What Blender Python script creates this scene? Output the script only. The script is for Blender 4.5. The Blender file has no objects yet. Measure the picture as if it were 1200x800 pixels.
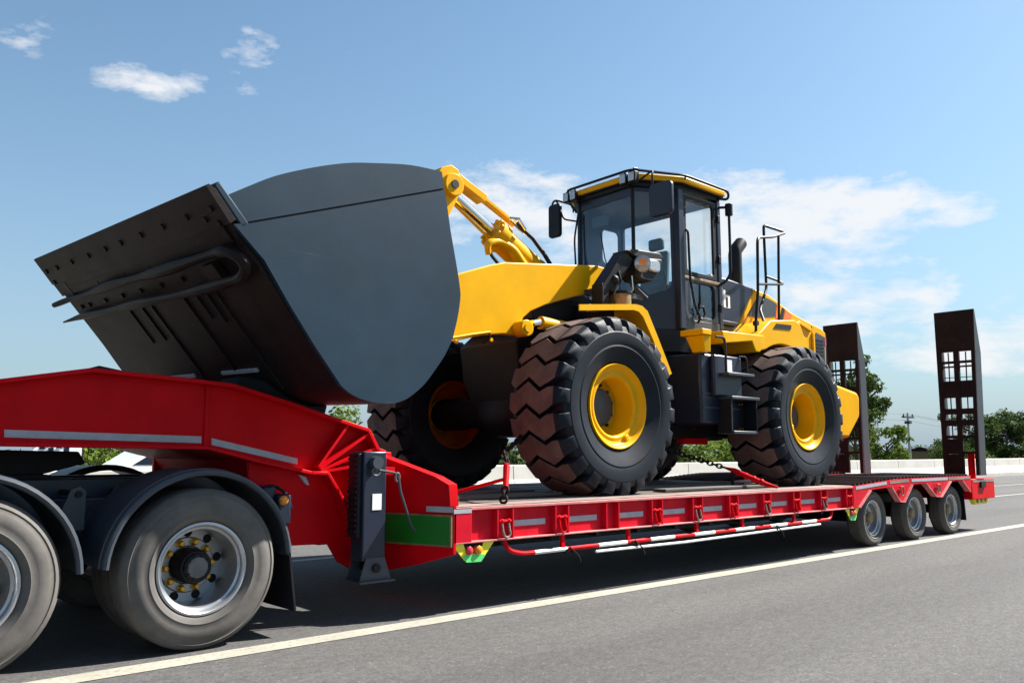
import bpy, bmesh, math, random
from mathutils import Vector, Matrix
random.seed(7)
S = bpy.context.scene
COL = S.collection
R = math.radians
PI = math.pi

# ------------------------------------------------------------------ camera
cam_d = bpy.data.cameras.new("camera")
cam = bpy.data.objects.new("camera", cam_d); COL.objects.link(cam)
cam_d.sensor_width = 36.0
cam_d.lens = 36.0 * 998.5 / 1200.0
cam_d.clip_start = 0.05
cam_d.clip_end = 6000
_yaw, _pitch, _roll = 0.7294, 0.1286, 0.0005
_f = Vector((math.sin(_yaw)*math.cos(_pitch), math.cos(_yaw)*math.cos(_pitch), math.sin(_pitch)))
_r = Vector((math.cos(_yaw), -math.sin(_yaw), 0)); _u = _r.cross(_f)
_r2 = _r*math.cos(_roll)+_u*math.sin(_roll); _u2 = -_r*math.sin(_roll)+_u*math.cos(_roll)
M = Matrix((( _r2.x, _u2.x, -_f.x, 0.0), (_r2.y, _u2.y, -_f.y, -5.6453), (_r2.z, _u2.z, -_f.z, 1.2845), (0, 0, 0, 1)))
cam.matrix_world = M
S.camera = cam
S.view_settings.view_transform = 'Standard'
S.view_settings.look = 'None'
S.view_settings.exposure = 1.6
S.view_settings.gamma = 1.0

# ------------------------------------------------------------------ sun and sky
SUN = Vector((0.92, -0.28, 1.0)).normalized()          # direction towards the sun
sl = bpy.data.lights.new("sun", 'SUN'); so = bpy.data.objects.new("sun", sl); COL.objects.link(so)
sl.energy = 5.0; sl.angle = R(0.53); sl.color = (1.0, 0.955, 0.89)
so.rotation_euler = SUN.to_track_quat('Z', 'Y').to_euler()
so.location = (0, 0, 30)
W = bpy.data.worlds.new("World"); S.world = W; W.use_nodes = True

class NT:
    """small helper to write node trees"""
    def __init__(s, tree): s.t = tree; s.n = tree.nodes; s.l = tree.links
    def add(s, typ, **kw):
        n = s.n.new(typ)
        for k, v in kw.items(): setattr(n, k, v)
        return n
    def con(s, a, b): s.l.new(a, b)
    def val(s, sock, v):
        if isinstance(v, (int, float, tuple, list)): sock.default_value = v
        else: s.l.new(v, sock)
    def math(s, op, a, b=0.0, c=None, clamp=False):
        n = s.add('ShaderNodeMath', operation=op); n.use_clamp = clamp
        s.val(n.inputs[0], a); s.val(n.inputs[1], b)
        if c is not None: s.val(n.inputs[2], c)
        return n.outputs[0]
    def noise(s, vec, scale, detail=4, rough=0.55, dist=0.0):
        n = s.add('ShaderNodeTexNoise'); s.val(n.inputs['Vector'], vec)
        n.inputs['Scale'].default_value = scale; n.inputs['Detail'].default_value = detail
        n.inputs['Roughness'].default_value = rough; n.inputs['Distortion'].default_value = dist
        return n.outputs['Fac']
    def ramp(s, fac, p0, p1, c0=(0, 0, 0, 1), c1=(1, 1, 1, 1)):
        n = s.add('ShaderNodeValToRGB'); s.val(n.inputs[0], fac)
        e = n.color_ramp.elements; e[0].position = p0; e[1].position = p1; e[0].color = c0; e[1].color = c1
        return n.outputs[0]
    def mix(s, fac, a, b, mode='MIX'):
        n = s.add('ShaderNodeMix', data_type='RGBA', blend_type=mode)
        s.val(n.inputs[0], fac); s.val(n.inputs[6], a); s.val(n.inputs[7], b)
        return n.outputs[2]
    def mapping(s, vec, scale=(1, 1, 1), loc=(0, 0, 0), rot=(0, 0, 0)):
        n = s.add('ShaderNodeMapping'); s.val(n.inputs['Vector'], vec)
        n.inputs['Scale'].default_value = scale; n.inputs['Location'].default_value = loc; n.inputs['Rotation'].default_value = rot
        return n.outputs[0]

w = NT(W.node_tree); w.n.clear()
SKY_STRENGTH = 0.051
out = w.add('ShaderNodeOutputWorld'); bg = w.add('ShaderNodeBackground')
sky = w.add('ShaderNodeTexSky', sky_type='NISHITA')
sky.sun_disc = False
sky.sun_elevation = math.asin(SUN.z); sky.sun_rotation = math.atan2(SUN.x, SUN.y)
sky.altitude = 20; sky.air_density = 1.0; sky.dust_density = 0.6; sky.ozone_density = 1.5
tc = w.add('ShaderNodeTexCoord'); sep = w.add('ShaderNodeSeparateXYZ'); w.con(tc.outputs['Generated'], sep.inputs[0])
az = w.math('ARCTAN2', sep.outputs[0], sep.outputs[1]); el = w.math('ARCSINE', sep.outputs[2])
cv = w.add('ShaderNodeCombineXYZ'); w.con(az, cv.inputs[0]); w.con(w.math('MULTIPLY', el, 2.3), cv.inputs[1])
n1 = w.noise(cv.outputs[0], 12.0, 10, 0.62, 0.15)
n2 = w.noise(w.mapping(cv.outputs[0], loc=(3.1, 1.7, 0)), 3.0, 5, 0.5)
# cloud banks, each with a bearing, a height, a half width and half height (radians) and a density
BANKS = [(.99, .262, .200, .056, 1.0), (1.11, .252, .120, .036, .95), (.72, .285, .13, .052, .75), (.90, .235, .16, .045, .75),
         (1.215, .243, .075, .018, .75), (1.05, .165, .17, .050, .75), (1.27, .105, .14, .030, .85), (1.00, .20, .14, .035, .50), (1.15, .13, .12, .030, .6),
         (.300, .386, .060, .020, .62), (.350, .398, .030, .016, .50), (.405, .422, .042, .034, .52), (.205, .402, .055, .030, .30), (.325, .405, .020, .012, .3),
         (1.9, .24, .35, .07, .9), (2.7, .35, .4, .08, .8), (-.5, .30, .3, .06, .6), (-1.6, .22, .5, .07, .8), (-2.4, .42, .4, .09, .7), (.0, .75, .3, .12, .4), (1.6, .7, .3, .1, .4)]
dens = None
for (a0, e0, sa, se, dn) in BANKS:
    da = w.math('DIVIDE', w.math('SUBTRACT', az, a0), sa); de = w.math('DIVIDE', w.math('SUBTRACT', el, e0), se)
    q = w.math('SUBTRACT', 1.0, w.math('ADD', w.math('MULTIPLY', da, da), w.math('MULTIPLY', de, de)))
    q = w.math('SUBTRACT', w.math('MULTIPLY', w.math('ADD', w.math('MAXIMUM', q, -1.0), 1.0), 0.75*dn+0.25), 1.0)
    dens = q if dens is None else w.math('MAXIMUM', dens, q)
raw = w.math('ADD', w.math('ADD', w.math('MULTIPLY', dens, 0.78), 0.08), w.math('MULTIPLY', w.math('SUBTRACT', n1, 0.50), 3.4))
raw = w.math('ADD', raw, w.math('MULTIPLY', w.math('SUBTRACT', n2, 0.5), 0.6))
cl = w.math('SMOOTH_MIN', w.math('MAXIMUM', w.math('MULTIPLY', raw, 1.35), 0.0), 1.0, 0.25)
cl = w.math('MULTIPLY', w.math('MAXIMUM', cl, 0.0), 0.92)
haze = w.math('MULTIPLY', w.math('POWER', w.math('SUBTRACT', 1.0, w.math('MAXIMUM', el, 0.0), clamp=True), 4.6), 0.95)
sky_b = w.mix(1.0, sky.outputs[0], (0.98, 1.12, 1.09, 1), 'MULTIPLY')
sky_c = w.mix(haze, sky_b, (2.25, 2.95, 3.75, 1))
sky_c = w.mix(cl, sky_c, (6.0, 6.1, 6.25, 1))
w.con(sky_c, bg.inputs[0]); bg.inputs[1].default_value = SKY_STRENGTH
w.con(bg.outputs[0], out.inputs[0])

# ------------------------------------------------------------------ materials
MATS = {}
def mat(name, base, rough=0.5, metal=0.0, spec=0.5, var=0.08, var_scale=6.0, dirt=0.0, dirt_col=(0.16, 0.13, 0.10), bump=0.0, bump_scale=60.0,
        coat=0.0, rough_var=0.12, streak=None):
    m = bpy.data.materials.new(name); m.use_nodes = True; t = NT(m.node_tree)
    b = t.n['Principled BSDF']
    tcn = t.add('ShaderNodeTexCoord').outputs['Object']
    if streak: tcn2 = t.mapping(tcn, scale=streak)
    else: tcn2 = tcn
    n = t.noise(tcn2, var_scale, 5, 0.6)
    lo = tuple(max(0.0, c*(1-var)) for c in base)+(1,); hi = tuple(min(1.0, c*(1+var)) for c in base)+(1,)
    c = t.ramp(n, 0.3, 0.7, lo, hi)
    if dirt > 0:
        nd = t.noise(t.mapping(tcn, loc=(5, 2, 9)), var_scale*0.7, 8, 0.68)
        fac = t.math('MULTIPLY', t.ramp(nd, 0.48, 0.74), dirt)
        c = t.mix(fac, c, dirt_col+(1,))
    t.con(c, b.inputs['Base Color'])
    nr = t.noise(tcn, var_scale*2.3, 4, 0.6)
    rr = t.math('ADD', rough - rough_var/2, t.math('MULTIPLY', nr, rough_var))
    t.con(rr, b.inputs['Roughness'])
    b.inputs['Metallic'].default_value = metal
    b.inputs['Specular IOR Level'].default_value = spec
    if coat: b.inputs['Coat Weight'].default_value = coat; b.inputs['Coat Roughness'].default_value = 0.12
    if bump > 0:
        bn = t.add('ShaderNodeBump'); bn.inputs['Strength'].default_value = bump; bn.inputs['Distance'].default_value = 0.01
        t.con(t.noise(tcn, bump_scale, 5, 0.6), bn.inputs['Height']); t.con(bn.outputs[0], b.inputs['Normal'])
    MATS[name] = m
    return m
RED = mat('red_paint', (0.57, 0.001, 0.006), 0.45, var=0.12, dirt=0.16, dirt_col=(0.26, 0.012, 0.014), var_scale=3.0, spec=0.10)
YEL = mat('yellow_paint', (0.74, 0.375, 0.001), 0.36, var=0.07, dirt=0.30, dirt_col=(0.60, 0.285, 0.003), var_scale=3.0, spec=0.14)
SLATE = mat('slate_paint', (0.015, 0.033, 0.053), 0.55, spec=0.12, var=0.16, dirt=0.40, dirt_col=(0.031, 0.045, 0.055), var_scale=1.9, bump=0.06, bump_scale=5)
UNDER = mat('worn_steel', (0.014, 0.009, 0.010), 0.5, spec=0.14, var=0.4, dirt=0.6, dirt_col=(0.046, 0.030, 0.019), var_scale=1.8, bump=0.15, bump_scale=25)
NAVY = mat('navy_paint', (0.013, 0.018, 0.036), 0.34, var=0.12, dirt=0.12, dirt_col=(0.04, 0.04, 0.045), spec=0.4)
GREY = mat('grey_paint', (0.042, 0.050, 0.062), 0.42, var=0.12, dirt=0.2, dirt_col=(0.075, 0.072, 0.07), spec=0.35)
BLACK = mat('black_steel', (0.011, 0.012, 0.016), 0.5, spec=0.2, var=0.2, dirt=0.2, dirt_col=(0.035, 0.03, 0.028))
FRAME = mat('dark_frame', (0.007, 0.006, 0.008), 0.55, var=0.3, dirt=0.4, dirt_col=(0.018, 0.013, 0.012), bump=0.1, spec=0.25)
RUB = mat('rubber', (0.010, 0.0135, 0.020), 0.5, var=0.25, dirt=0.3, dirt_col=(0.024, 0.026, 0.031), var_scale=4, bump=0.1, bump_scale=80, spec=0.16)
TREAD = mat('dusty_tread', (0.125, 0.088, 0.078), 0.8, var=0.35, dirt=0.5, dirt_col=(0.20, 0.12, 0.085), var_scale=5, bump=0.25, bump_scale=50, spec=0.2)
TTYRE = mat('road_tyre', (0.088, 0.081, 0.076), 0.75, var=0.25, dirt=0.6, dirt_col=(0.185, 0.168, 0.145), var_scale=3.0, bump=0.06, bump_scale=70, spec=0.25)
SILV = mat('silver_rim', (0.42, 0.43, 0.45), 0.38, metal=0.75, var=0.12, dirt=0.3, dirt_col=(0.25, 0.22, 0.19), var_scale=7)
CHROME = mat('chrome', (0.75, 0.76, 0.78), 0.12, metal=1.0, var=0.05, rough_var=0.06)
GOLD = mat('gold_nut', (0.72, 0.36, 0.03), 0.32, metal=0.5, var=0.25, var_scale=20)
REDW = mat('pinkish_red_paint', (0.54, 0.004, 0.018), 0.5, var=0.18, dirt=0.35, dirt_col=(0.46, 0.022, 0.036), var_scale=5.0, spec=0.12)  # slightly pinker red with duller pink blotches
PINK = mat('sunlit_red_edge', (0.56, 0.15, 0.15), 0.6, var=0.25, dirt=0.5, dirt_col=(0.48, 0.30, 0.27), var_scale=9)  # sunlit paleness of the red edges is put into this pink
TAPE = mat('reflective_tape', (0.36, 0.38, 0.42), 0.35, var=0.12, dirt=0.3, dirt_col=(0.3, 0.27, 0.26), var_scale=12)
WHITE = mat('white_paint', (0.78, 0.78, 0.77), 0.4, var=0.05, dirt=0.2, dirt_col=(0.45, 0.42, 0.38), var_scale=8)
def scratch(m, scale, amt):
    t = NT(m.node_tree); b = t.n['Principled BSDF']; src = b.inputs['Base Color'].links[0].from_socket
    o = t.add('ShaderNodeTexCoord').outputs['Object']
    f = None
    for rot, lc in (((0, .9, 0), (1, 2, 3)), ((0, -.5, .2), (4, 1, 7)), ((0, .15, 0), (2, 9, 1))):
        n = t.noise(t.mapping(o, scale=scale, rot=rot, loc=lc), 2.2, 5, .65)
        q = t.ramp(n, .66, .74); f = q if f is None else t.math('MAXIMUM', f, q)
    patch = t.ramp(t.noise(o, 1.1, 3), .42, .62)
    c = t.mix(t.math('MULTIPLY', t.math('MULTIPLY', f, patch), amt), src, (0.16, 0.17, 0.18, 1)); t.con(c, b.inputs['Base Color'])
scratch(SLATE, (1.0, 6.0, 26.0), .45)
scratch(UNDER, (1.0, 3.0, 18.0), .25)
GREEN = mat('green_sheet', (0.002, 0.150, 0.008), 0.45, var=0.12, dirt=0.12, dirt_col=(0.03, 0.11, 0.03))
LIME = mat('lime_paint', (0.10, 0.62, 0.16), 0.4, var=0.2)
LEMON = mat('lemon_paint', (0.80, 0.78, 0.03), 0.4, var=0.1)
AMBER = mat('amber_lens', (0.75, 0.24, 0.01), 0.15, var=0.1, coat=0.6)
REDL = mat('red_lens', (0.45, 0.02, 0.03), 0.15, var=0.1, coat=0.6)
ORANGE = mat('orange_decal', (0.80, 0.16, 0.015), 0.35, var=0.05)
RUST = mat('rusty_steel', (0.011, 0.006, 0.006), 0.75, var=0.5, dirt=0.5, dirt_col=(0.034, 0.012, 0.009), spec=0.2, var_scale=4, bump=0.25, bump_scale=40)
TEAL = mat('seat_cloth', (0.045, 0.095, 0.115), 0.8, var=0.15)
PLANK = mat('deck_plank', (0.085, 0.070, 0.060), 0.72, var=0.45, dirt=0.6, dirt_col=(0.045, 0.040, 0.038), var_scale=2.2, bump=0.4, bump_scale=22, streak=(0.6, 7, 7))
STRIPW = mat('worn_deck_edge', (0.22, 0.165, 0.14), 0.7, var=0.35, dirt=0.5, dirt_col=(0.16, 0.06, 0.05), var_scale=3, bump=0.2, streak=(0.8, 5, 5))
CONC = mat('pale_concrete', (0.50, 0.48, 0.43), 0.85, var=0.10, dirt=0.35, dirt_col=(0.33, 0.30, 0.25), var_scale=0.9, bump=0.2, bump_scale=8)
BARK = mat('bark', (0.085, 0.060, 0.042), 0.9, var=0.35, bump=0.6, bump_scale=9)
LENS = mat('clear_lens', (0.45, 0.46, 0.47), 0.12, metal=0.5, var=0.15, var_scale=30)
BROWNP = mat('worn_brown', (0.20, 0.13, 0.055), 0.5, var=0.4, var_scale=12)
RIM_SHADE = mat('shaded_rim', (0.26, 0.075, 0.004), 0.6, var=0.3, dirt=0.4, dirt_col=(0.10, 0.035, 0.01), spec=0.1)  # shade inside the wheel is put into this dulled orange
HUBG = mat('hub_grey', (0.10, 0.10, 0.105), 0.5, var=0.3, dirt=0.4, dirt_col=(0.05, 0.045, 0.04), var_scale=14)
CARW = mat('car_paint', (0.80, 0.80, 0.79), 0.25, var=0.03, coat=0.6)

def glass_mat(name, tint, rough=0.03):
    m = bpy.data.materials.new(name); m.use_nodes = True; t = NT(m.node_tree); t.n.clear()
    o = t.add('ShaderNodeOutputMaterial'); tr = t.add('ShaderNodeBsdfTransparent'); tr.inputs[0].default_value = tint+(1,)
    gl = t.add('ShaderNodeBsdfGlossy'); gl.inputs['Roughness'].default_value = rough; gl.inputs[0].default_value = (0.9, 0.95, 1, 1)
    fr = t.add('ShaderNodeFresnel'); gb = t.add('ShaderNodeNewGeometry'); t.con(t.math('ADD', 1.45, t.math('MULTIPLY', gb.outputs['Backfacing'], 1/1.45-1.45)), fr.inputs[0])
    nz = t.noise(t.add('ShaderNodeTexCoord').outputs['Object'], 3.0, 4)
    fac = t.math('MULTIPLY', fr.outputs[0], t.math('ADD', 0.75, t.math('MULTIPLY', nz, 0.6)), clamp=True)
    mx = t.add('ShaderNodeMixShader'); t.con(fac, mx.inputs[0]); t.con(tr.outputs[0], mx.inputs[1]); t.con(gl.outputs[0], mx.inputs[2])
    t.con(mx.outputs[0], o.inputs[0]); return m
GLASS = glass_mat('cab_glass', (0.93, 0.955, 0.965))
GLASSF = glass_mat('windscreen_glass', (0.84, 0.90, 0.955))

# ------------------------------------------------------------------ mesh helpers
def tag(o, label=None, cat=None, group=None, kind=None):
    if label: o['label'] = label
    if cat: o['category'] = cat
    if group: o['group'] = group
    if kind: o['kind'] = kind
    return o
def empty(name, loc=(0, 0, 0), parent=None):
    o = bpy.data.objects.new(name, None); COL.objects.link(o); o.empty_display_size = 0.2
    if parent: o.parent = parent; o.location = Vector(loc)-origin(parent)
    else: o.location = loc
    return o
def origin(o):
    v = Vector(o.location); p = o.parent
    while p: v += Vector(p.location); p = p.parent
    return v
def copy_tree(o, parent=None, loc=None, root=True):
    c = o.copy(); COL.objects.link(c); c.parent = parent
    if loc is not None: c.location = loc
    for ch in list(o.children): copy_tree(ch, c)
    return c

class MB:
    def __init__(s): s.bm = bmesh.new(); s.mi = 0
    def face(s, vs):
        try:
            f = s.bm.faces.new(vs); f.material_index = s.mi; return f
        except ValueError: return None
    def box(s, x0, x1, y0, y1, z0, z1):
        v = [s.bm.verts.new(p) for p in ((x0, y0, z0), (x1, y0, z0), (x1, y1, z0), (x0, y1, z0), (x0, y0, z1), (x1, y0, z1), (x1, y1, z1), (x0, y1, z1))]
        for i in ((0, 3, 2, 1), (4, 5, 6, 7), (0, 1, 5, 4), (1, 2, 6, 5), (2, 3, 7, 6), (3, 0, 4, 7)): s.face([v[k] for k in i])
        return s
    def hexa(s, pts):
        v = [s.bm.verts.new(p) for p in pts]
        for i in ((0, 3, 2, 1), (4, 5, 6, 7), (0, 1, 5, 4), (1, 2, 6, 5), (2, 3, 7, 6), (3, 0, 4, 7)): s.face([v[k] for k in i])
        return s
    def prism(s, poly, y0, y1, axis='y'):
        """polygon (two coordinates) extruded along an axis: y -> (x,z), z -> (x,y), x -> (y,z)"""
        def P(a, b, c):
            return (a, c, b) if axis == 'y' else ((a, b, c) if axis == 'z' else (c, a, b))
        A = [s.bm.verts.new(P(a, b, y0)) for a, b in poly]; B = [s.bm.verts.new(P(a, b, y1)) for a, b in poly]
        n = len(poly)
        s.face(A); s.face(B[::-1])
        for i in range(n): s.face([A[i], B[i], B[(i+1) % n], A[(i+1) % n]])
        return s
    def holed(s, outer, holes, y0, y1, axis='y'):
        def P(a, b, c):
            return (a, c, b) if axis == 'y' else ((a, b, c) if axis == 'z' else (c, a, b))
        for side, yy in ((0, y0), (1, y1)):
            es = []
            for lp in [outer]+holes:
                vs = [s.bm.verts.new(P(a, b, yy)) for a, b in lp]
                es += [s.bm.edges.new((vs[i], vs[(i+1) % len(vs)])) for i in range(len(vs))]
            r = bmesh.ops.triangle_fill(s.bm, use_beauty=True, edges=es)
            for g in r['geom']:
                if isinstance(g, bmesh.types.BMFace): g.material_index = s.mi
        for lp in [outer]+holes:
            A = [s.bm.verts.new(P(a, b, y0)) for a, b in lp]; B = [s.bm.verts.new(P(a, b, y1)) for a, b in lp]
            for i in range(len(lp)): s.face([A[i], B[i], B[(i+1) % len(lp)], A[(i+1) % len(lp)]])
        return s
    def tube(s, pts, r, seg=8, closed=False, caps=True, fillet=0.0):
        pts = [Vector(p) for p in pts]
        if fillet > 0 and len(pts) > 2:
            q = [pts[0]]
            for i in range(1, len(pts)-1):
                a, b, c = pts[i-1], pts[i], pts[i+1]
                d1 = min(fillet, (a-b).length*.45); d2 = min(fillet, (c-b).length*.45)
                p1 = b+(a-b).normalized()*d1; p2 = b+(c-b).normalized()*d2
                for k in range(6):
                    t = k/5; q.append(p1*(1-t)**2+b*2*t*(1-t)+p2*t*t)
            q.append(pts[-1]); pts = q
        n = len(pts); rings = []
        up = None
        if isinstance(r, (list, tuple)) and len(r) != n:
            r0 = r; m0 = len(r0)-1; r = []
            for i in range(n):
                t = i/(n-1)*m0; j = min(int(t), m0-1); r.append(r0[j]+(r0[j+1]-r0[j])*(t-j))
        for i, p in enumerate(pts):
            if closed: d = pts[(i+1) % n]-pts[i-1]
            else: d = pts[min(i+1, n-1)]-pts[max(i-1, 0)]
            d.normalize()
            if up is None:
                up = Vector((0, 0, 1)) if abs(d.z) < 0.9 else Vector((1, 0, 0))
            a = d.cross(up)
            if a.length < 1e-6: a = d.orthogonal()
            a.normalize(); b = a.cross(d).normalized(); up = b
            rr = r[i] if isinstance(r, (list, tuple)) else r
            rings.append([s.bm.verts.new(p+(a*math.cos(2*PI*k/seg)+b*math.sin(2*PI*k/seg))*rr) for k in range(seg)])
        m = n if closed else n-1
        for i in range(m):
            A, B = rings[i], rings[(i+1) % n]
            for k in range(seg): s.face([A[k], A[(k+1) % seg], B[(k+1) % seg], B[k]])
        if caps and not closed:
            s.face(rings[0][::-1]); s.face(rings[-1])
        return s
    def cyl(s, p0, p1, r, seg=16, r2=None):
        return s.tube([p0, p1], [r, r if r2 is None else r2], seg)
    def lathe(s, prof, c=(0, 0, 0), seg=48, close=False, mis=None):
        """profile (r, y) turned round the Y axis through c"""
        c = Vector(c); rings = []
        for r, y in prof:
            if r < 1e-6: rings.append([s.bm.verts.new(c+Vector((0, y, 0)))])
            else: rings.append([s.bm.verts.new(c+Vector((r*math.cos(2*PI*k/seg), y, r*math.sin(2*PI*k/seg)))) for k in range(seg)])
        n = len(prof)
        for i in range(n if close else n-1):
            A, B = rings[i], rings[(i+1) % n]
            if mis: s.mi = mis[i]
            for k in range(seg):
                k2 = (k+1) % seg
                if len(A) == 1 and len(B) == 1: continue
                if len(A) == 1: s.face([A[0], B[k], B[k2]])
                elif len(B) == 1: s.face([A[k], B[0], A[k2]])
                else: s.face([A[k], B[k], B[k2], A[k2]])
        return s
    def sphere(s, c, r, u=12, v=8, sc=(1, 1, 1)):
        mt = Matrix.Translation(c) @ Matrix.Diagonal((r*sc[0], r*sc[1], r*sc[2], 1))
        res = bmesh.ops.create_uvsphere(s.bm, u_segments=u, v_segments=v, radius=1, matrix=mt)
        for vv in res['verts']:
            for f in vv.link_faces: f.material_index = s.mi
        return s
    def xform(s, m):
        bmesh.ops.transform(s.bm, matrix=m, verts=s.bm.verts); return s
    def build(s, name, mats, parent=None, bevel=0.0, smooth=True, angle=32, loc=None, segs=2, label=None, local=False):
        if loc is None: loc = Vector((0, 0, 0)) if parent is None else origin(parent)
        loc = Vector(loc)
        if not local:
            for v in s.bm.verts: v.co -= loc
        bmesh.ops.remove_doubles(s.bm, verts=s.bm.verts, dist=1e-5)
        bmesh.ops.recalc_face_normals(s.bm, faces=s.bm.faces)
        me = bpy.data.meshes.new(name); s.bm.to_mesh(me); s.bm.free()
        for mm in (mats if isinstance(mats, (list, tuple)) else [mats]): me.materials.append(mm)
        if smooth:
            me.shade_smooth(); me.set_sharp_from_angle(angle=R(angle))
        o = bpy.data.objects.new(name, me); COL.objects.link(o)
        if parent: o.parent = parent; o.location = loc-origin(parent)
        else: o.location = loc
        if bevel > 0:
            b = o.modifiers.new('bevel', 'BEVEL'); b.width = bevel; b.segments = segs; b.limit_method = 'ANGLE'; b.angle_limit = R(35); b.harden_normals = False
        if label: o['label'] = label
        return o
def arc(cx, cz, r, a0, a1, n):
    return [(cx+r*math.cos(R(a0+(a1-a0)*i/n)), cz+r*math.sin(R(a0+(a1-a0)*i/n))) for i in range(n+1)]
def circ(cx, cz, r, n=16): return [(cx+r*math.cos(2*PI*i/n), cz+r*math.sin(2*PI*i/n)) for i in range(n)]
def rrect(x0, x1, z0, z1, r, n=4):
    return arc(x1-r, z1-r, r, 0, 90, n)+arc(x0+r, z1-r, r, 90, 180, n)+arc(x0+r, z0+r, r, 180, 270, n)+arc(x1-r, z0+r, r, 270, 360, n)

# ------------------------------------------------------------------ ground and road
def asphalt():
    m = bpy.data.materials.new('asphalt'); m.use_nodes = True; t = NT(m.node_tree); b = t.n['Principled BSDF']
    o = t.add('ShaderNodeTexCoord').outputs['Object']
    big = t.noise(t.mapping(o, scale=(0.25, 1.0, 1)), 0.9, 5, 0.6)
    mid = t.noise(t.mapping(o, scale=(0.6, 1, 1)), 16.0, 7, 0.72)
    fine = t.noise(t.mapping(o, scale=(0.75, 1, 1)), 48.0, 5, 0.8)
    sp = t.add('ShaderNodeTexVoronoi'); t.con(o, sp.inputs['Vector']); sp.inputs['Scale'].default_value = 34
    c = t.ramp(big, 0.3, 0.7, (0.066, 0.064, 0.064, 1), (0.084, 0.082, 0.081, 1))
    c = t.mix(0.75, c, t.ramp(mid, 0.32, 0.70, (0.60, 0.60, 0.60, 1), (1.30, 1.30, 1.29, 1)), 'MULTIPLY')
    c = t.mix(0.8, c, t.ramp(fine, 0.33, 0.67, (0.45, 0.45, 0.45, 1), (1.55, 1.55, 1.53, 1)), 'MULTIPLY')
    stone = t.ramp(sp.outputs['Distance'], 0.10, 0.22, (1, 1, 1, 1), (0, 0, 0, 1))
    keep = t.math('GREATER_THAN', t.noise(o, 23.0, 2), 0.60)
    c = t.mix(t.math('MULTIPLY', t.math('MULTIPLY', stone, keep), 0.75), c, (0.30, 0.29, 0.28, 1))
    track = t.ramp(t.noise(t.mapping(o, scale=(.02, .55, 1), loc=(3, 8, 0)), 1.0, 3, .5), .35, .65, (0.86, 0.86, 0.87, 1), (1.12, 1.115, 1.10, 1))
    c = t.mix(1.0, c, track, 'MULTIPLY')
    stain = t.ramp(t.noise(t.mapping(o, loc=(11, 4, 2)), 1.7, 8, .72), .60, .72, (1, 1, 1, 1), (.72, .71, .70, 1))
    c = t.mix(1.0, c, stain, 'MULTIPLY')
    crack = t.math('GREATER_THAN', t.noise(t.mapping(o, loc=(7, 3, 0), scale=(.7, 1.3, 1)), 14.0, 6, 0.75), 0.685)
    c = t.mix(t.math('MULTIPLY', crack, 0.55), c, (0.05, 0.045, 0.042, 1))
    t.con(c, b.inputs['Base Color']); b.inputs['Roughness'].default_value = 0.88; b.inputs['Specular IOR Level'].default_value = 0.3
    bn = t.add('ShaderNodeBump'); bn.inputs['Strength'].default_value = 0.55; bn.inputs['Distance'].default_value = 0.012
    t.con(t.math('ADD', fine, t.math('MULTIPLY', mid, 0.8)), bn.inputs['Height']); t.con(bn.outputs[0], b.inputs['Normal'])
    return m
ASPH = asphalt()
def linepaint():
    m = bpy.data.materials.new('road_line'); m.use_nodes = True; t = NT(m.node_tree); b = t.n['Principled BSDF']
    o = t.add('ShaderNodeTexCoord').outputs['Object']
    c = t.ramp(t.noise(o, 3.0, 5), 0.3, 0.7, (0.25, 0.238, 0.192, 1), (0.31, 0.297, 0.245, 1))
    wear = t.math('MULTIPLY', t.ramp(t.noise(o, 26.0, 8, 0.78), 0.50, 0.66), 0.75)
    c = t.mix(wear, c, (0.11, 0.105, 0.095, 1)); t.con(c, b.inputs['Base Color']); b.inputs['Roughness'].default_value = 0.75
    return m
LINE = linepaint()
def grassmat(name, a, bcol, sc):
    m = bpy.data.materials.new(name); m.use_nodes = True; t = NT(m.node_tree); b = t.n['Principled BSDF']
    o = t.add('ShaderNodeTexCoord').outputs['Object']
    c = t.ramp(t.noise(o, sc, 8, 0.7), 0.3, 0.7, a, bcol); t.con(c, b.inputs['Base Color']); b.inputs['Roughness'].default_value = 0.95
    bn = t.add('ShaderNodeBump'); bn.inputs['Strength'].default_value = 0.8; bn.inputs['Distance'].default_value = 0.1
    t.con(t.noise(o, 12, 5, 0.7), bn.inputs['Height']); t.con(bn.outputs[0], b.inputs['Normal'])
    return m
GRASS = grassmat('verge_grass', (0.035, 0.050, 0.014, 1), (0.075, 0.078, 0.026, 1), 0.5)
def sheet(name, x0, x1, y0, y1, z, m, kind='structure'):
    b = MB(); v = [b.bm.verts.new(p) for p in ((x0, y0, z), (x1, y0, z), (x1, y1, z), (x0, y1, z))]; b.face(v)
    o = b.build(name, m, smooth=False); o['kind'] = kind; return o
sheet('ground', -3000, 3000, -3000, 3000, -0.02, GRASS)
sheet('road', -250, 600, -9.0, 18.0, 0.0, ASPH)
sheet('edge_line', -250, 600, -0.315, -0.115, 0.004, LINE)
dash = None
for lane_y in (3.72, 6.55):
    ys = (lane_y, lane_y+0.13)
    b = MB()
    for k in range(-12, 30):
        x0 = {3.72: 25.9, 6.55: 34.6}[lane_y] + k*10.6
        v = [b.bm.verts.new(p) for p in ((x0, ys[0], .004), (x0+4.2, ys[0], .004), (x0+4.2, ys[1], .004), (x0, ys[1], .004))]; b.face(v)
    b.build('lane_marking', LINE, smooth=False)['kind'] = 'structure'
sheet('median_line', -250, 600, 11.35, 11.50, 0.004, LINE)

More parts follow.
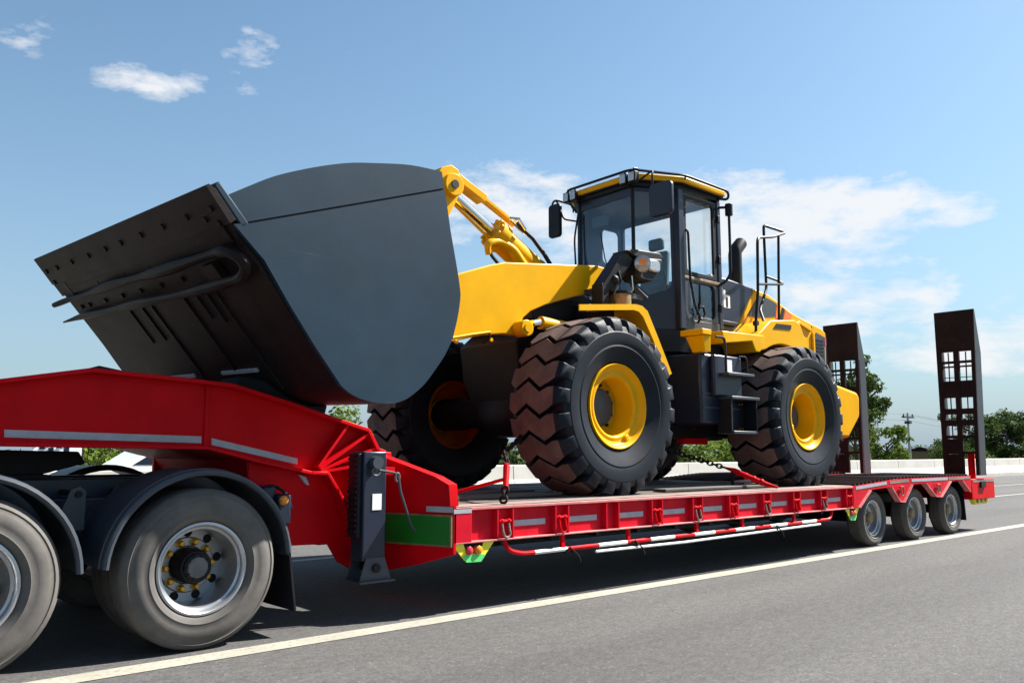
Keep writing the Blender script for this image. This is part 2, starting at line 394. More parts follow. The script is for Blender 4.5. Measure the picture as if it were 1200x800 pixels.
# concrete barrier: sloped toe, upright, ledge
b = MB()
b.prism([(12.0, 0), (12.0, .14), (12.16, .50), (12.175, .52), (12.20, .90), (12.22, .92), (12.40, .92), (12.42, .90), (12.62, .14), (12.62, 0)], -120, 480, 'x')
bar = b.build('concrete_barrier', CONC, smooth=False)
tag(bar, 'long pale concrete barrier along the far side of the road', 'barrier')
b = MB()
for k in range(-40, 160):
    b.prism([(11.997, .02), (11.997, .14), (12.158, .502), (12.172, .522), (12.197, .90), (12.22, .923), (12.3, .9), (12.1, .1)], k*4.0-.008, k*4.0+.008, 'x')
b.build('barrier_joint', FRAME, bar, smooth=False)['kind'] = 'stuff'

# ------------------------------------------------------------------ low loader trailer
TZ = 0.845           # top of deck
TF = 3.30            # far edge of the deck
YS = -0.15           # near edge of the deck
tr = empty('lowboy_trailer', (9.0, 1.6, 0))
tag(tr, 'long red low loader trailer carrying the yellow loader', 'trailer')
# gooseneck
GN, GF = 0.50, 2.66
top = [(0.55, 1.60), (0.95, 1.690), (1.165, 1.721), (1.685, 1.824), (2.348, 1.792), (2.669, 1.771), (3.10, 1.665), (3.464, 1.564), (3.851, 1.461), (3.93, 1.30)]
bot = [(3.93, 0.36), (3.78, .335), (3.66, .40), (3.56, .55), (3.24, 0.56), (3.00, .72), (2.86, 1.10), (2.86, 1.22), (2.496, 1.315), (1.19, 1.331), (0.55, 1.34)]
gn = MB().prism(top+[(4.15, 1.28), (4.15, .37)]+bot, GN+.05, GN+.09).build('gooseneck', RED, tr, bevel=.008)
MB().prism(top+[(4.15, 1.28), (4.15, .37)]+bot, GF-.09, GF-.05).build('far_web', RED, gn)
MB().prism(top+[(4.15, 1.28), (4.15, .86), (3.6, .86), (3.0, .98), (2.86, 1.22), (2.496, 1.315), (1.19, 1.331), (0.55, 1.34)], GN+.0905, GF-.0905).build('neck_box', RED, gn)
def flange(line, th, y0, y1):
    b = MB()
    for (a, c) in zip(line[:-1], line[1:]):
        d = Vector((c[0]-a[0], 0, c[1]-a[1])).normalized(); n = Vector((-d.z, 0, d.x))*th/2
        A = Vector((a[0], 0, a[1])); C = Vector((c[0], 0, c[1]))
        pts = []
        for yy in (y0, y1):
            pts += [A+n+Vector((0, yy, 0)), C+n+Vector((0, yy, 0)), C-n+Vector((0, yy, 0)), A-n+Vector((0, yy, 0))]
        b.hexa(pts)
    return b
flange(top[:-1]+[(3.95, 1.30), (4.02, 1.28)], .030, GN-.06, GN+.09).build('top_flange', RED, gn, bevel=.004)
flange(top[:-1]+[(3.95, 1.30)], .030, GF-.09, GF+.06).build('top_flange', RED, gn, bevel=.004)
low = [(0.55, 1.338), (1.19, 1.329), (2.496, 1.312), (2.9, 1.21), (3.327, 1.120), (3.47, 1.115), (3.60, .93), (3.73, .62), (3.80, .415)]
flange(low, .026, GN-.08, GN+.09).build('lower_flange', RED, gn, bevel=.004)
# the fan of gussets
fan_c = (3.36, 1.12)
for (ex_, ez_) in ((3.66, 1.50), (3.86, 1.435), (3.92, 1.31), (4.0, 1.20), (3.78, .86)):
    sx, sz = fan_c if ez_ > 1 else (3.6, .80)
    d = Vector((ex_-sx, 0, ez_-sz)).normalized(); n = Vector((-d.z, 0, d.x))*.011
    A = Vector((sx, 0, sz))+d*.06; C = Vector((ex_, 0, ez_))
    pts = [A+n+Vector((0, GN-.06, 0)), C+n+Vector((0, GN-.05, 0)), C-n+Vector((0, GN-.05, 0)), A-n+Vector((0, GN-.06, 0)),
           A+n+Vector((0, GN+.06, 0)), C+n+Vector((0, GN+.06, 0)), C-n+Vector((0, GN+.06, 0)), A-n+Vector((0, GN+.06, 0))]
    MB().hexa(pts).build('gusset', RED, gn)
for pts in ([(1.218, 1.422), (2.486, 1.395), (2.489, 1.346), (1.222, 1.374)], [(2.563, 1.383), (3.264, 1.231), (3.265, 1.185), (2.566, 1.334)]):
    MB().prism(pts, GN+.046, GN+.06).build('reflective_strip', TAPE, gn)
MB().box(2.50, 2.53, GN+.035, GN+.06, 1.32, 1.785).build('seam_weld', RED, gn, bevel=.004)
MB().prism([(3.27, 1.105), (3.33, 1.085), (3.36, 1.02), (3.33, 1.03)], GN+.02, GN+.06).build('nameplate', TAPE, gn)
MB().prism([(1.35, 1.72), (1.80, 1.88), (2.3, 1.80), (2.2, 1.70), (1.4, 1.66)], .70, .95).build('neck_plate', BLACK, gn)
# bulkhead between the neck and the deck (oblique front plate) and its side wing
def bulk(y):  return 4.285-(y+.15)*0.33
def bpts(lst, d=0.0): return [Vector((bulk(y)+d, y, z)) for y, z in lst]
bl = [(-.15, .47), (-.15, .85), (-.135, 1.01), (.0, 1.075), (.62, 1.268), (.70, 1.278), (1.0, 1.278), (1.0, .62), (.66, .60), (.64, .30), (.55, .29), (.2, .37)]
b = MB(); A = [b.bm.verts.new(p) for p in bpts(bl)]; B = [b.bm.verts.new(p) for p in bpts(bl, .03)]
b.face(A); b.face(B[::-1])
for i in range(len(A)): b.face([A[i], B[i], B[(i+1) % len(A)], A[(i+1) % len(A)]])
bk = b.build('bulkhead', RED, tr, bevel=.004)
for (y0, z0), (y1, z1) in zip(bl[1:6], bl[2:7]):
    p0, p1 = Vector((bulk(y0), y0, z0)), Vector((bulk(y1), y1, z1)); up = Vector((0, 0, .012))
    f = Vector((-.035, 0, 0)); bb = Vector((.05, 0, 0))
    MB().hexa([p0+f, p1+f, p1+bb, p0+bb, p0+f+up, p1+f+up, p1+bb+up, p0+bb+up]).build('bulkhead_flange', RED, bk)
def onbulk(rect, th):
    (y0, y1, z0, z1) = rect
    p = [Vector((bulk(y)-th, y, z)) for y, z in ((y0, z0), (y1, z0), (y1, z1), (y0, z1))]; q = [v+Vector((th*.8, 0, 0)) for v in p]
    return MB().hexa([p[0], p[1], q[1], q[0], p[3], p[2], q[2], q[3]])
onbulk((-.145, .10, .80, .845), .006).build('reflective_strip', TAPE, bk)
gp = onbulk((-.140, .50, .535, .775), .018).build('warning_panel', GREEN, bk, label='green warning panel with a yellow rim')
for r_ in ((-.146, .506, .767, .781), (-.146, .506, .529, .543), (-.146, -.132, .5431, .7669), (.492, .506, .5431, .7669)):
    onbulk(r_, .021).build('panel_rim', BROWNP, gp)
# wing closing the deck's front corner
MB().box(4.29, 4.474, YS, YS+.05, .555, .835).build('corner_plate', REDW, tr, bevel=.004)
MB().box(4.287, 4.470, YS-.003, YS+.01, .790, .825).build('reflective_strip', TAPE, tr)
# deck frame: web, flanges, ribs
web = MB().box(4.30, 10.93, YS+.055, YS+.075, .56, .825).build('side_web', REDW, tr)
MB().box(4.30, 10.95, YS, YS+.16, .812, .836).build('top_rail', PINK, tr, bevel=.004)
MB().box(4.30, 10.95, YS, YS+.10, .548, .562).build('bottom_rail', PINK, tr, bevel=.003)
MB().box(4.30, 10.93, TF-.05, TF, .55, .836).build('far_rail', RED, tr)
RIBX = [4.76, 4.933, 5.443, 5.605, 6.117, 6.291, 6.792, 6.954, 7.465, 7.63, 8.132, 8.29, 8.814, 8.959, 9.467, 9.617, 10.118, 10.267, 10.778, 10.939]
for x in RIBX: MB().box(x-.007, x+.007, YS+.004, YS+.055, .5621, .8119).build('rib', REDW, web)
for i in range(0, 20, 2):
    if i == 4: continue
    xm = (RIBX[i]+RIBX[i+1])/2
    ring = MB()
    y = YS+.012
    ring.tube([(xm-.038, y, .70), (xm-.038, y-.02, .61)]+[(xm+.038*math.cos(R(a)), y-.025, .612+.04*math.sin(R(a))) for a in range(180, 361, 20)]+[(xm+.038, y-.02, .61), (xm+.038, y, .70)], .0095, 8)
    sh = ring.build('shackle', RED if i % 4 else STRIPW, web)
    MB().cyl((xm-.062, y, .705), (xm+.062, y, .705), .013, 8).build('shackle_pin', RED, sh)
    b = MB()
    for s_ in (-1, 1): b.sphere((xm+s_*.038, y, .705), .021, 8, 6)
    b.build('shackle_eye', RED, sh)
for i in range(1, 19, 2):
    x0 = RIBX[i]; x1 = RIBX[i+1]; L = (x1-x0)
    MB().box(x0+.012, x0+.012+L*.80, YS+.050, YS+.058, .652, .702).build('reflective_strip', TAPE, web)
# planks and worn edge
MB().box(4.32, 10.93, YS+.005, YS+.27, .8362, TZ).build('deck_edge', STRIPW, tr)
npl = 16; wpl = (TF-.02-(YS+.275))/npl
for i in range(npl):
    y0 = YS+.275+i*wpl
    for (xa, xb) in ((4.33, 7.55), (7.56, 10.92)):
        xa2 = xa+.01; h = TZ+random.uniform(.0, .010)
        MB().box(xa2, xb, y0+.005, y0+wpl-.005, .79, h).build('plank', PLANK, tr)
MB().box(4.3, 10.93, YS+.08, TF-.055, .62, .78).build('deck_frame', FRAME, tr)
# rubber mats and old timber lying beside the wheels
for (xa, xb, y0, y1, h) in ((4.75, 6.1, .42, .62, .035), (4.6, 6.0, .72, .95, .05), (7.45, 9.7, .20, .38, .030), (7.35, 9.6, .62, .86, .045)):
    tb = MB().box(xa, xb, y0, y1, .8555, .8555+h).build('timber', PLANK, None, bevel=.006)
    tag(tb, {4.75: 'thin dark timber nearest the edge, between the front chain and front tyre', 4.6: 'thick dark timber lying on the front of the deck beside the far tyre',
             7.45: 'thin dark timber on the deck under the loader steps', 7.35: 'thick dark timber lying on the deck behind the front tyre'}[xa], 'timber', 'timbers lying on the trailer deck')
# raised rear part over the axles
def ztop(x): return .836 + (.905-.836)*min(1, max(0, (x-10.95)/1.3))
side = [(10.95, .555), (11.06, .555), (11.33, .735), (11.42, .775), (12.02, .795), (12.26, .592), (12.41, .578), (12.70, .815), (13.16, .82), (13.485, .623), (13.70, .606), (14.08, .83), (14.52, .835), (14.80, .66), (14.93, .63), (14.95, .895)]
upp = [(14.95, .905), (12.25, .905), (10.95, .836)]
MB().prism(side[:-1]+[(14.95, .905), (12.25, .905), (10.95, .836)], YS, YS+.012).build('axle_skirt', REDW, tr)
MB().prism([(10.95, .56), (10.95, .836), (12.25, .905), (14.95, .905), (14.95, .80), (10.95, .70)], TF-.02, TF).build('axle_skirt', RED, tr)
for (xa, xb) in ((11.02, 11.92), (12.02, 12.62), (12.72, 14.02), (14.05, 14.90)):
    za, zb = ztop(xa), ztop(xb)
    MB().prism([(xa, za-.052), (xb, zb-.052), (xb, zb-.012), (xa, za-.012)], YS-.004, YS+.004).build('reflective_strip', TAPE if xa in (11.02, 12.72) else STRIPW, tr)
# steel edges round the two pointed gussets
for (pa, pb) in (((12.02, .795), (12.26, .592)), ((12.26, .592), (12.41, .578)), ((12.41, .578), (12.70, .815)), ((13.16, .82), (13.485, .623)), ((13.485, .623), (13.70, .606)), ((13.70, .606), (14.08, .83)), ((11.06, .555), (11.40, .77)), ((14.52, .835), (14.80, .66))):
    flange([pa, pb], .014, YS-.035, YS+.05).build('skirt_edge', PINK, tr)
for xm in (12.34, 13.60):
    rg = MB().tube([(xm+.040*math.cos(R(a)), YS-.03, .735+.065*math.sin(R(a))) for a in range(0, 360, 24)], .010, 8, closed=True).build('shackle', STRIPW, tr)
    MB().cyl((xm-.06, YS-.025, .79), (xm+.06, YS-.025, .79), .014, 8).build('shackle_pin', RED, rg)
MB().prism([(10.95, .80), (12.25, .868), (14.95, .868), (14.95, .895), (12.25, .895), (10.95, .828)], YS+.013, TF-.021).build('axle_deck', RED, tr)
nb = 0
for k in range(34):
    x = 11.02+k*.115
    z = ztop(x)-.010
    MB().hexa([(x, YS+.02, z), (x+.055, YS+.02, z), (x+.055, 1.25, z), (x, 1.25, z), (x+.008, YS+.02, z+.035), (x+.047, YS+.02, z+.035), (x+.047, 1.25, z+.035), (x+.008, 1.25, z+.035)]).build('grip_bar', RUST, tr)
for k in range(34):
    x = 11.02+k*.115; z = ztop(x)-.010
    MB().hexa([(x, 1.95, z), (x+.055, 1.95, z), (x+.055, TF-.03, z), (x, TF-.03, z), (x+.008, 1.95, z+.035), (x+.047, 1.95, z+.035), (x+.047, TF-.03, z+.035), (x+.008, TF-.03, z+.035)]).build('grip_bar', RUST, tr)
# underframe
for yb in (.95, 2.2):
    MB().box(4.35, 14.9, yb-.07, yb+.07, .36, .615).build('main_beam', FRAME, tr)
for k in range(11):
    x = 4.9+k*.6
    MB().box(x-.03, x+.03, YS+.1, TF-.06, .50, .612).build('cross_beam', FRAME, tr)
# rear bumper
bp = MB().box(14.956, 15.95, YS, TF, .515, .845).build('rear_bumper', RED, tr, bevel=.012)
MB().box(15.02, 15.93, YS-.004, YS+.002, .79, .832).build('reflective_strip', STRIPW, bp)
MB().cyl((15.42, .0, .845), (15.42, .0, 1.28), .055, 12).build('ramp_post', RED, tr, bevel=.005)
MB().box(15.30, 15.50, YS-.03, YS-.0005, .70, .80).build('latch', RUST, bp)
b = MB().prism([(15.25, .51), (15.95, .51), (15.86, .42), (15.35, .42)], -.05, .02); b.build('light_bracket', LEMON, bp)
for x, mm in ((15.42, REDL), (15.60, LIME), (15.78, AMBER)):
    MB().cyl((x, -.075, .475), (x, -.045, .475), .032, 12).build('marker_lamp', mm, bp)
MB().cyl((15.96, YS+.14, .66), (15.985, YS+.14, .66), .055, 16).build('tail_lamp', REDL, bp)
# loading ramps, standing up at the tail
def ramp(y0b, y1b, y0t, y1t):
    zb, zt = .90, 3.66; xb, xt = 15.26, 15.12
    def P(u, z, d):                      # u 0..1 across, d depth
        t = (z-zb)/(zt-zb)
        return (xb+(xt-xb)*t+d, y0b+(y0t-y0b)*t+(1-u)*((y1b+(y1t-y1b)*t)-(y0b+(y0t-y0b)*t)), z)
    def slab(b, u0, u1, z0, z1, d0, d1):
        b.hexa([P(u0, z0, d0), P(u0, z0, d1), P(u1, z0, d1), P(u1, z0, d0), P(u0, z1, d0), P(u0, z1, d1), P(u1, z1, d1), P(u1, z1, d0)])
    H = lambda q: 3.66-(q-62)/688*2.76
    b = MB(); slab(b, 0, 1, H(235), zt, 0, .02)
    rp = b.build('loading_ramp', RUST, tr)
    for (u0, u1) in ((.0, .045), (.955, 1.0)):
        # tapering side cheek
        b = MB(); b.hexa([P(u0, zb, 0.021), P(u0, zb, .30), P(u1, zb, .30), P(u1, zb, .021), P(u0, 2.95, .021), P(u0, 2.95, .26), P(u1, 2.95, .26), P(u1, 2.95, .021)])
        b.build('ramp_cheek', GREY, rp)
        b = MB(); b.hexa([P(u0, 2.951, 0.021), P(u0, 2.951, .26), P(u1, 2.951, .26), P(u1, 2.951, .021), P(u0, zt, .021), P(u0, zt, .04), P(u1, zt, .04), P(u1, zt, .021)])
        b.build('ramp_cheek', GREY, rp)
    for (u0, u1) in ((.0, .14), (.44, .58), (.90, 1.0)):
        b = MB(); slab(b, u0, u1, H(750), H(235.5), 0, .05); b.build('stringer', RUST, rp)
    for (q0, q1) in ((273, 283), (294, 300), (357, 428), (473, 497), (521, 545), (585, 597), (652, 662)):
        for (u0, u1) in ((.141, .439), (.581, .899)):
            b = MB(); slab(b, u0, u1, H(q1), H(q0), .004, .07 if q1-q0 < 40 else .03); b.build('cross_bar', RUST, rp)
    b = MB(); slab(b, .141, .439, H(750), H(664), .004, .02); slab(b, .141, .439, H(652), H(600), .004, .02); b.build('ramp_plate', RUST, rp)
    for u in (.29, .74):
        b = MB(); slab(b, u-.012, u+.012, H(585), H(236), .03, .05); b.build('ramp_rod', RUST, rp)
    for q in (342,):
        b = MB(); slab(b, .141, .90, H(q+1.5), H(q-1.5), .052, .062); b.build('ramp_rod', RUST, rp)
    return rp
ramp(-.175, .39, -.30, .34)
ramp(1.80, 2.43, 1.72, 2.385)
# marker light brackets under the side
def bracket(x0, x1):
    w_ = x1-x0
    br = MB().prism([(x0, .55), (x0+w_*.30, .41), (x0+w_*.70, .405), (x1, .55), (x0+w_*.74, .55), (x0+w_*.66, .46), (x0+w_*.34, .46), (x0+w_*.26, .55)], YS+.02, YS+.028).build('light_bracket', LEMON, tr)
    MB().prism([(x0+w_*.25, .445), (x0+w_*.33, .397), (x0+w_*.67, .392), (x0+w_*.78, .445), (x0+w_*.66, .455), (x0+w_*.34, .455)], YS+.014, YS+.0195).build('bracket_base', LIME, br)
    for q, mm in ((.39, REDL), (.61, AMBER)):
        MB().lathe([(0, -.02), (.022, -.017), (.036, -.006), (.036, .03), (0, .03)], (x0+w_*q, YS+.012, .487), 14).build('marker_lamp', mm, br)
bracket(4.285, 4.735); bracket(10.76, 11.12)
# striped side guard rail
gr = empty('guard_rail', (5.0, YS+.03, .5), tr)
yr = YS+.03
pth = [(4.86, yr+.02, .55), (4.90, yr, .455), (5.05, yr, .420)]
MB().tube(pth+[(5.20, yr, .418)], .019, 10, fillet=.06).build('rail_tube', RED, gr)
xs = [5.20, 5.60, 6.02, 6.42, 6.78, 7.16, 7.50, 7.86, 8.25, 8.62, 8.96, 9.32, 9.66, 10.0, 10.28]
for i in range(len(xs)-1):
    MB().cyl((xs[i], yr, .418+.02*(xs[i]-5.2)/5), (xs[i+1], yr, .418+.02*(xs[i+1]-5.2)/5), .019, 10).build('rail_tube', (WHITE if i % 2 == 0 else RED), gr, label='white band of the guard rail' if i % 2 == 0 else None)
MB().tube([(10.28, yr, .438), (10.36, yr, .445), (10.46, yr+.02, .548)], .019, 10, fillet=.06).build('rail_tube', RED, gr)
for x in (5.55, 6.45, 7.55, 8.40, 9.5):
    MB().box(x-.02, x+.02, yr-.01, yr+.02, .43, .548).build('rail_bracket', RED, gr)
wp = MB().tube([(5.95, YS-.005, .372), (7.3, YS-.008, .366), (9.0, YS-.005, .385), (10.05, YS, .395)], .013, 8).build('steel_pipe', WHITE)
tag(wp, 'thin white pipe tied under the red and white guard rail', 'pipe')
for x in (5.62, 6.52, 9.05):
    b = MB(); b.tube([(x+.04*math.cos(t), YS+.025+.04*math.sin(t), .405+.022*math.sin(t*2+x)) for t in [k*PI/7 for k in range(14)]], .008, 6, closed=True)
    b.tube([(x-.02, YS-.01, .44), (x+.06, YS-.04, .36), (x+.10, YS-.03, .30)], .007, 6)
    tag(b.build('tie_wire', RUST), {5.62: 'rusty wire knotted round the guard rail near its front end', 6.52: 'rusty wire knotted round the guard rail under the front tyre', 9.05: 'rusty wire knotted round the guard rail under the rear tyre'}[x], 'wire', 'wires tying the white pipe')
# landing leg
lg = empty('landing_leg', (3.7, .2, .27), tr)
MB().box(3.635, 3.845, .16, .34, .44, 1.285).build('leg_tube', NAVY, lg, bevel=.01)
MB().box(3.60, 3.634, .19, .33, .62, 1.27).build('gear_rack', BLACK, lg, bevel=.006)
for k in range(14):
    MB().box(3.585, 3.60, .20, .32, .66+k*.043, .68+k*.043).build('rack_tooth', BLACK, lg)
for yy in (.15, .342): MB().prism([(3.61, .295), (3.895, .295), (3.835, .465), (3.665, .465)], yy, yy+.008).build('foot_cheek', GREY, lg)
MB().box(3.595, 3.92, .12, .38, .275, .294).build('foot_plate', GREY, lg, bevel=.004)
MB().cyl((3.755, .13, .385), (3.755, .37, .385), .035, 14).build('foot_pin', FRAME, lg)
MB().box(3.715, 3.80, .155, .161, .83, .955).build('maker_label', WHITE, lg)
MB().cyl((3.73, .10, 1.20), (3.73, .16, 1.20), .05, 14).build('crank_boss', GREY, lg)
ck = MB().tube([(3.73, .09, 1.14), (3.86, .07, 1.12), (3.885, .05, 1.09), (3.90, .045, .98), (4.0, .03, .70), (4.02, -.01, .66)], .0105, 8, fillet=.03).build('crank_handle', GREY, lg)
MB().tube([(3.72+.032*math.cos(t), .12, 1.13+.032*math.sin(t)) for t in [k*PI/6 for k in range(12)]], .010, 8, closed=True).build('crank_ring', HUBG, lg)
MB().tube([(3.875+.020*math.cos(t), .05, 1.085+.034*math.sin(t)) for t in [k*PI/6 for k in range(12)]], .008, 8, closed=True).build('crank_ring', HUBG, lg)
b = MB(); b.box(3.84, 4.02, .30, 1.0, 1.10, 1.16); b.build('leg_mount', RED, lg)

def ring_holes(n, rad, rh, ph=0): return [circ(rad*math.cos(2*PI*(i+ph)/n), rad*math.sin(2*PI*(i+ph)/n), rh, 14) for i in range(n)]
# road wheels: axis along Y, outer face at y=0, going to +y
def road_wheel(name, parent, loc, Rt, Rr, width, style):
    wl = empty(name, loc, parent); L = Vector(loc)
    k = Rt/.52
    prof = [(Rr-.012, .030), (Rr+.006, .022), (Rr+.012, .010), (Rr+.03*k, .0), (Rr+.05*k, -.012), (Rr+.055*k, -.008), (Rr+.09*k, -.014), (Rt-.075*k, -.016), (Rt-.070*k, -.011), (Rt-.045*k, -.004), (Rt-.040*k, -.008), (Rt-.018*k, .012), (Rt-.004*k, .035)]
    w0 = .045; step = (width-2*w0)/5
    for g in range(5):
        y0 = w0+g*step
        prof += [(Rt, y0+.004), (Rt, y0+step-.012)]
        if g < 4: prof += [(Rt-.014, y0+step-.010), (Rt-.014, y0+step-.001)]
    prof += [(Rt-.004*k, width-.035), (Rt-.02*k, width-.01), (Rt-.08*k, width+.014), (Rr+.03, width), (Rr-.012, width-.03)]
    MB().lathe(prof, L, 72).build('tyre', TTYRE, wl, angle=50)
    rim = [(Rr-.028, .13*k), (Rr-.03, .085), (Rr-.022, .06), (Rr-.020, .045), (Rr-.006, .030), (Rr+.001, .018), (Rr+.001, .010), (Rr-.012, .006), (Rr-.020, .012), (Rr-.026, .030), (Rr-.030, .042), (Rr-.045, .048), (Rr-.048, .075), (Rr-.055, .125)]
    if style == 'drive':
        R1 = Rr-.052
        MB().lathe(rim[2:]+[(Rr-.062, .20), (Rr-.053, .295)], L, 64).build('rim', SILV, wl, angle=45)
        d = MB().holed(circ(0, 0, R1, 48), ring_holes(9, .216, .031, .25), .295, .308); d.xform(Matrix.Translation(L)); d.build('wheel_disc', SILV, wl)
        MB().lathe([(0, .33), (R1, .33)], L, 32).build('brake_drum', BLACK, wl)
        MB().lathe([(.187, .2949), (.185, .286), (.178, .280), (.130, .280), (.122, .285), (.120, .2949)], L, 48).build('nut_ring', SILV, wl)
        for i in range(10):
            a = 2*PI*(i+.1)/10; c = L+Vector((.156*math.cos(a), 0, .156*math.sin(a)))
            MB().lathe([(0, .225), (.013, .226), (.018, .231), (.020, .244), (.020, .264), (.026, .268), (.026, .281)], c, 10).build('lug_nut', GOLD, wl)
        MB().lathe([(0, .088), (.070, .090), (.088, .098), (.092, .115), (.104, .118), (.114, .15), (.118, .30)], L, 40).build('hub', FRAME, wl, angle=40)
        MB().lathe([(0, .080), (.064, .0805), (.070, .089)], L, 40).build('hub_cap', HUBG, wl, angle=40)
        for i in range(10):
            a = 2*PI*i/10; c = L+Vector((.078*math.cos(a), 0, .078*math.sin(a))); MB().cyl(c+Vector((0, .082, 0)), c+Vector((0, .10, 0)), .009, 6).build('hub_bolt', FRAME, wl)
    else:
        MB().lathe(rim[2:]+[(Rr-.07, .140), (.14, .150), (.135, .146), (.125, .146)], L, 56).build('rim', SILV, wl, angle=45)
        MB().lathe([(0, .03), (.055, .033), (.062, .05), (.07, .055), (.072, .09), (.12, .098), (.125, .15)], L, 32).build('hub', BROWNP if style == 'axle' else GREY, wl, angle=40)
        for i in range(8):
            a = 2*PI*i/8; c = L+Vector((.098*math.cos(a), 0, .098*math.sin(a))); MB().cyl(c+Vector((0, .07, 0)), c+Vector((0, .10, 0)), .011, 6).build('lug_nut', SILV, wl)
    return wl
AX = [11.719, 13.054, 14.389]
w0 = road_wheel('wheel', tr, (AX[0], -.04, .380), .380, .243, .22, 'axle')
def place(wl, loc, par, flip=False):
    c = copy_tree(wl, par, Vector(loc)-origin(par))
    if flip: c.rotation_euler = (0, 0, PI)
    return c
for i, x in enumerate(AX):
    if i: place(w0, (x, -.04, .380), tr)
    place(w0, (x, TF-.10, .380), tr, True)
    MB().cyl((x, .1, .38), (x, 3.05, .38), .07, 14).build('axle_beam', FRAME, tr)
MB().hexa([(14.93, -.04, .185), (14.95, -.04, .185), (14.95, .55, .185), (14.93, .55, .185), (14.86, -.04, .80), (14.88, -.04, .80), (14.88, .55, .80), (14.86, .55, .80)]).build('mudflap', BLACK, tr)
MB().hexa([(14.93, 2.6, .185), (14.95, 2.6, .185), (14.95, 3.2, .185), (14.93, 3.2, .185), (14.86, 2.6, .80), (14.88, 2.6, .80), (14.88, 3.2, .80), (14.86, 3.2, .80)]).build('mudflap', BLACK, tr)
MB().box(14.86, 14.9551, YS+.013, TF-.03, .80, .90).build('rear_beam', RED, tr)

# ------------------------------------------------------------------ tractor truck (its rear end is in view)
tk = empty('semi_truck', (1.6, 1.35, 0))
tag(tk, 'rear axles of the dark truck pulling the red trailer', 'truck')
wt = road_wheel('wheel', tk, (2.321, .0, .52), .52, .300, .29, 'drive')
wl_ = place(wt, (.955, .0, .52), tk); wl_.rotation_euler = (0, R(23), 0)
for x in (.955, 2.321):
    place(wt, (x, .64, .52), tk, True)
    place(wt, (x, 2.70, .52), tk, True); place(wt, (x, 2.06, .52), tk)
    MB().cyl((x, .3, .52), (x, 2.4, .52), .11, 14).build('axle', FRAME, tk)
    MB().sphere((x, 1.35, .52), .25, 14, 10).build('differential', FRAME, tk)
for y in (.86, 1.76):
    MB().box(-.6, 3.05, y-.04, y+.04, .80, 1.10).build('frame_rail', NAVY, tk, bevel=.01)
for x in (-.3, 1.62, 2.98):
    MB().box(x-.05, x+.05, .9, 1.72, .84, 1.05).build('frame_cross', FRAME, tk)
MB().box(-.2, 1.55, .78, .82, .62, .98).build('suspension_plate', NAVY, tk)
MB().box(1.55, 2.2, .70, .82, .58, .98).build('suspension_plate', NAVY, tk, bevel=.02)
fw_ = MB().prism([(.6, 1.12), (1.55, 1.12), (1.85, 1.20), (1.80, 1.285), (1.1, 1.30), (.6, 1.29)], 1.05, 2.05).build('fifth_wheel', FRAME, tk, bevel=.01)
MB().box(.9, 1.6, .95, 2.15, 1.09, 1.125).build('coupling_plate', FRAME, tk)
def fender(cx, y0, y1, a0, a1, name='fender'):
    b = MB(); n = 26
    po = arc(cx, .535, .630, a0, a1, n); pi_ = arc(cx, .535, .612, a0, a1, n)
    b.prism(po+pi_[::-1], y0, y1)
    fd = b.build(name, GREY, tk)
    b = MB(); b.tube([(x, y0+.004, z) for x, z in arc(cx, .535, .612, a0, a1, n)], .022, 8); b.build('fender_lip', GREY, fd)
    b = MB(); b.tube([(x, y0+.06, z) for x, z in arc(cx, .535, .632, a0, a1, n)], .010, 6); b.build('fender_bead', GREY, fd)
    return fd
fender(2.321, .0, .62, 4, 177); fender(.955, .0, .62, 2, 176)
fender(2.321, 2.08, 2.70, 4, 177); fender(.955, 2.08, 2.70, 2, 176)
for (x, y) in ((1.60, .42), (1.93, .62)):
    MB().holed([(x-.10, .78), (x+.09, .78), (x+.09, 1.03), (x+.05, 1.06), (x-.0, 1.04)], [circ(x+.045, 1.01, .022, 12)], y, y+.03).build('fender_bracket', GREY, tk)
    MB().cyl((x+.045, y-.02, 1.01), (x+.045, .82, 1.01), .021, 10).build('bracket_tube', FRAME, tk)
MB().hexa([(2.99, .0, .17), (3.005, .0, .17), (3.005, .56, .17), (2.99, .56, .17), (2.93, .0, .60), (2.945, .0, .60), (2.945, .56, .60), (2.93, .56, .60)]).build('mudflap', BLACK, tk)
MB().box(2.925, 2.95, .0, .62, .56, .64).build('flap_hanger', GREY, tk, bevel=.004)
lb = MB().box(2.99, 3.10, .30, .62, .74, .97).build('lamp_cluster', NAVY, tk, bevel=.02)
MB().box(2.90, 3.0, .36, .60, .92, 1.03).build('lamp_housing', NAVY, lb, bevel=.02)
MB().lathe([(0, -.022), (.022, -.018), (.036, -.004), (.036, .02)], (3.03, .295, .925), 14).build('amber_lamp', AMBER, lb)
MB().tube([(2.90, .5, .99), (3.0, .45, 1.04), (3.10, .4, .98), (3.16, .42, .86)], .013, 6, fillet=.05).build('lamp_cable', BLACK, lb)

# ------------------------------------------------------------------ wheel loader
ld = empty('wheel_loader', (8.6, 1.75, TZ))
tag(ld, 'yellow wheel loader with a raised dark grey bucket on the red trailer', 'wheel loader')
CY = 1.72
